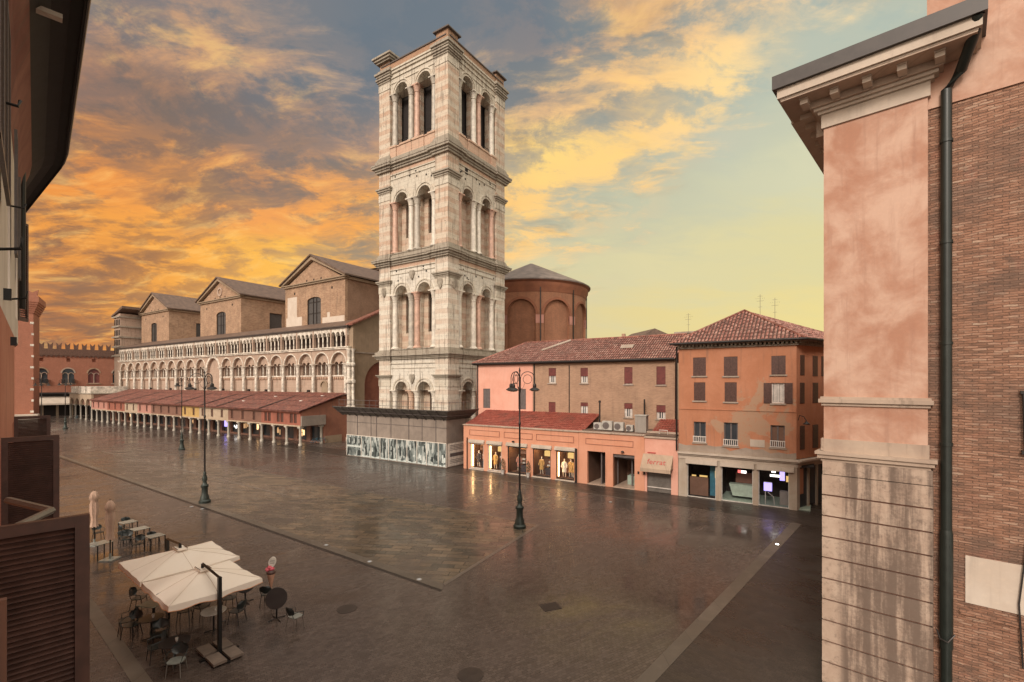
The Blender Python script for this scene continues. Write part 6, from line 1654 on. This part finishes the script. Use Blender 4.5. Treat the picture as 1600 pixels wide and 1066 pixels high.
def make_chair(light=False):
    e = empty('cafe_chair', (0, 0, 0))
    seat = U(); pts = [(.22*math.copysign(abs(math.cos(a))**.6, math.cos(a)), .21*math.copysign(abs(math.sin(a))**.6, math.sin(a))) for a in [k*math.pi/10 for k in range(20)]]
    seat.zprism(pts, .435, .46); seat.build('seat', 'tablelight' if light else 'chairdark', e)
    bk = U(); n = 16
    # oval back, curved and tilted, with thickness
    G2 = []
    for j in range(7):
        v = -1+2*j/6
        for i in range(11):
            u_ = -1+2*i/10; w_ = .23*math.sqrt(max(0, 1-abs(v)**3)) if abs(v) < 1 else .06
            x = u_*max(w_, .08); z = .70+v*.15; y = .21+.10*(z-.45)/.4-.07*(u_**2)
            G2.append((x, y, z))
    fr = [(j*11+i, j*11+i+1, (j+1)*11+i+1, (j+1)*11+i) for j in range(6) for i in range(10)]
    bk.add(G2, fr, True); bk.add([(x, y+.018, z) for x, y, z in G2], fr, True)
    bk.build('backrest', 'chairdark', e, angle=60)
    src = None
    for sx, sy in ((-1, -1), (1, -1), (-1, 1), (1, 1)):
        lg = U(); lg.tube([(sx*.17, sy*.16, .45), (sx*.21, sy*.21+(.03 if sy > 0 else 0), 0)], [.016, .012], 6); lg.build('leg', 'blackmetal' if not light else 'shutmetal', e)
    ar = U()
    for s in (-1, 1): ar.tube([(s*.19, -.17, .44), (s*.25, -.17, .62), (s*.25, .05, .66), (s*.22, .22, .66)], .013, 6); ar.tube([(s*.16, .18, .45), (s*.18, .25, .62)], .012, 6)
    ar.build('arms', 'chairdark', e); return e
chd = make_chair(False); chl = make_chair(True)
CH = [(-22.2, 27.5, 200, 'dark cafe chair at the far back of the pale tables row'), (-22.3, 25.7, 60, 'dark cafe chair left of the nearer closed umbrella'),
      (-21.1, 26.0, 150, 'dark cafe chair between the closed umbrella and the first pale table'), (-20.3, 25.0, 190, 'dark cafe chair behind the row of pale tables, right of the closed umbrella'), (-19.9, 24.6, 20, 'dark cafe chair pushed under the middle pale table'), (-18.75, 23.9, 10, 'dark cafe chair in front of the rightmost pale table'), (-18.7, 24.9, 190, 'dark cafe chair behind the rightmost pale table'),
      (-14.0, 17.9, 100, 'dark cafe chair at the left under the edge of the back umbrella'), (-13.1, 16.2, 300, 'dark cafe chair left of the pale green topped table'), (-12.7, 15.9, 0, 'dark cafe chair left of the round dark table with a glass'),
      (-11.6, 16.9, 200, 'dark cafe chair behind the round dark table, under the umbrella corner'), (-11.2, 17.2, 160, 'dark cafe chair left of the round white table'), (-9.75, 16.9, 260, 'dark cafe chair right of the round white table'), (-11.3, 15.3, 30, 'dark cafe chair between the two dark tables with glasses'), (-10.9, 14.6, 320, 'dark cafe chair left of the nearest dark table'), (-9.35, 18.25, 185, 'dark cafe chair beneath the ice cream cone sign'), (-10.6, 17.9, 100, 'dark cafe chair beneath the right part of the front umbrella')]
first = True
for x, y, a, lb in CH:
    e = chd if first else copy_tree(chd); first = False
    e.location = (x, y, 0); e.rotation_euler = (0, 0, R(a)); tag(e, lb, 'chair', 'dark cafe chairs')
CL = [(-7.5, 16.5, 150, 'pale seated chair standing alone at the right of the cafe tables'), (-9.75, 13.85, 10, 'pale seated chair in front of the nearest dark table, lowest in the photo')]
for i, (x, y, a, lb) in enumerate(CL):
    e = chl if i == 0 else copy_tree(chl); e.location = (x, y, 0); e.rotation_euler = (0, 0, R(a)); tag(e, lb, 'chair', 'pale seated cafe chairs')
def sq_table(x, y, a, lb, top='tablelight'):
    e = empty('square_table', (x, y, 0), a, lb, 'table', 'pale square cafe tables')
    mb = U(); mb.box(-.36, .36, -.36, .36, .72, .745); mb.build('table_top', top, e)
    for sx in (-1, 1):
        for sy in (-1, 1): mb = U(); mb.box(sx*.33-.02, sx*.33+.02, sy*.33-.02, sy*.33+.02, 0, .72); mb.build('leg', 'blackmetal', e)
sq_table(-21.5, 26.7, -30, 'pale square table, farthest of the row behind the closed umbrellas')
sq_table(-19.9, 25.5, -30, 'pale square table in the middle of the row right of the closed umbrella')
sq_table(-18.2, 24.3, -30, 'pale square table, nearest and rightmost of the back row')
sq_table(-20.0, 23.2, -20, 'pale square table left of the nearer closed umbrella base')
sq_table(-12.7, 16.9, -10, 'pale green square table half under the left umbrella corner', 'mint')
def rd_table(x, y, lb, top, r=.36, item=None):
    e = empty('round_table', (x, y, 0), 0, lb, 'table', 'round cafe tables')
    mb = U(); mb.lathe(0, 0, [(r, .72), (r, .745), (.001, .746)], 24); mb.build('table_top', top, e)
    mb = U(); mb.tube([(0, 0, .03), (0, 0, .72)], .03, 8); mb.build('stem', 'blackmetal', e)
    mb = U()
    for k in range(4): a = k*math.pi/2+.4; mb.tube([(0, 0, .05), (.28*math.cos(a), .28*math.sin(a), .012)], .018, 5)
    mb.build('foot', 'blackmetal', e)
    if item:
        mb = U(); mb.lathe(x/.96+.06, y/.96, [(.03, .748), (.045, .84), (.045, .86)], 10); o = mb.build('drinking_glass', 'tablewhite'); tag(o, item, 'glass')
rd_table(-10.2, 16.3, 'round white topped table beside the black umbrella mast', 'tablewhite', .40, 'small jar standing on the round white table')
rd_table(-11.95, 15.8, 'round dark table with a small glass, left of the umbrella mast', 'tabledark', .36, 'small pale glass on the dark table nearer the left kerb')
rd_table(-10.15, 14.35, 'round dark table with a small glass nearest the bottom of the photo', 'tabledark', .42, 'small pale glass on the nearest dark table')
def flip_table(x, y, a, lb):
    e = empty('folded_table', (x, y, 0), a, lb, 'table', 'dark tables with their round tops tipped up')
    mb = U(); mb.M = mb.M @ Matrix.Translation((0, 0, .80)) @ Matrix.Rotation(R(66), 4, 'X'); mb.lathe(0, 0, [(.37, -.012), (.38, 0), (.37, .012), (.001, .013)], 24); mb.build('table_top', 'tabledark', e)
    mb = U(); mb.tube([(0, .04, .03), (0, .04, .74)], .03, 8); mb.build('stem', 'blackmetal', e)
    mb = U()
    for k in range(4): q = k*math.pi/2+.6; mb.tube([(0, .04, .05), (.32*math.cos(q), .04+.32*math.sin(q), .012)], .018, 5)
    mb.build('foot', 'blackmetal', e)
flip_table(-8.45, 17.1, 15, 'dark folded table with its round top tipped up, near the ice cream sign')
flip_table(-10.3, 18.4, 20, 'dark folded table with its top tipped up behind the umbrella edge')
# ice cream cone sign
IC = empty('ice_cream_sign', (-9.5, 18.8, 0), 10, 'tall ice cream cone shaped sign with a white oval board and pink scoop', 'sign')
mb = MB(); mb.lathe(0, 0, [(.02, .38), (.06, .55), (.15, .98)], 12); mb.build('cone', 'cone', IC)
mb = MB(); mb.lathe(0, 0, [(.15, .97), (.17, 1.0), (.165, 1.05), (.10, 1.12)], 12); mb.build('dark_scoop', 'shutbrown', IC)
mb = MB()
for x, z in ((-.09, 1.14), (.06, 1.16), (-.01, 1.22)): mb.lathe(x-.03, 0, [(.01, z-.08), (.08, z-.05), (.10, z), (.07, z+.06), (.01, z+.09)], 10)
mb.build('pink_scoop', 'pinkic', IC)
mb = MB(); mb.M = Matrix.Translation((.05, 0, 1.43)) @ Matrix.Rotation(R(12), 4, 'Y'); mb.prism([(.135*math.cos(k*math.pi/10), .20*math.sin(k*math.pi/10)) for k in range(20)], -.03, .03); mb.build('oval_board', 'icecream', IC)
mb = MB(); mb.M = Matrix.Translation((.05, 0, 1.43)) @ Matrix.Rotation(R(12), 4, 'Y')
for z in (.06, .0, -.06): mb.box(-.08, .08, -.036, -.03, z, z+.02)
mb.build('faint_lines', 'concretebox', IC)
mb = MB(); mb.tube([(0, 0, .05), (0, 0, .4)], .02, 8); mb.lathe(0, 0, [(.22, 0), (.22, .04), (.03, .07)], 14); mb.build('stand', 'blackmetal', IC)

# bicycles
def make_bike():
    e = empty('bicycle', (0, 0, 0))
    for x in (-.52, .52):
        mb = U(); pts = [(x+.33*math.cos(a), 0, .33+.33*math.sin(a)) for a in [k*math.pi/10 for k in range(21)]]; mb.tube(pts, .018, 5)
        w_ = mb.build('wheel', 'blackmetal', e)
        mb = U()
        for k in range(8): a = k*math.pi/8; mb.tube([(x+.32*math.cos(a), 0, .33+.32*math.sin(a)), (x-.32*math.cos(a), 0, .33-.32*math.sin(a))], .004, 3)
        mb.build('spokes', 'shutmetal', w_)
    mb = U()
    for a, b in (((-.52, 0, .33), (-.08, 0, .30)), ((-.08, 0, .30), (-.2, 0, .80)), ((-.2, 0, .76), (.38, 0, .80)), ((-.08, 0, .30), (.38, 0, .72)), ((-.52, 0, .33), (-.2, 0, .76)), ((.52, 0, .33), (.36, 0, .95))): mb.tube([a, b], .02, 6)
    mb.build('frame', 'teal', e)
    mb = U(); mb.box(-.32, -.08, -.06, .06, .82, .87); mb.build('saddle', 'blackmetal', e)
    mb = U(); mb.tube([(.28, -.26, 1.0), (.38, -.12, .97), (.38, .12, .97), (.28, .26, 1.0)], .015, 5); mb.build('handlebar', 'shutmetal', e); return e
bk0 = make_bike()
for i, (x, y, a, lb) in enumerate([(-27.2, 65.6, 40, 'teal bicycle leaning inside the near corner of the portico'), (-26.6, 66.6, 20, 'teal bicycle standing behind another one at the near end of the portico'), (-100.5, 110, -20, 'bicycle parked by the far left end of the arcaded house')]):
    e = bk0 if i == 0 else copy_tree(bk0); e.location = (x, y, 0); e.rotation_euler = (0, 0, R(a)); tag(e, lb, 'bicycle', 'parked bicycles')

# ================================================================== enlarge everything to metres
done = set()
for o in list(COL.objects):
    o.location = Vector(o.location)*K
    if o.type == 'MESH' and o.data.name not in done:
        o.data.transform(Matrix.Scale(K, 4)); done.add(o.data.name)
for o in COL.objects:
    if o.parent: o.matrix_parent_inverse = Matrix.Identity(4)
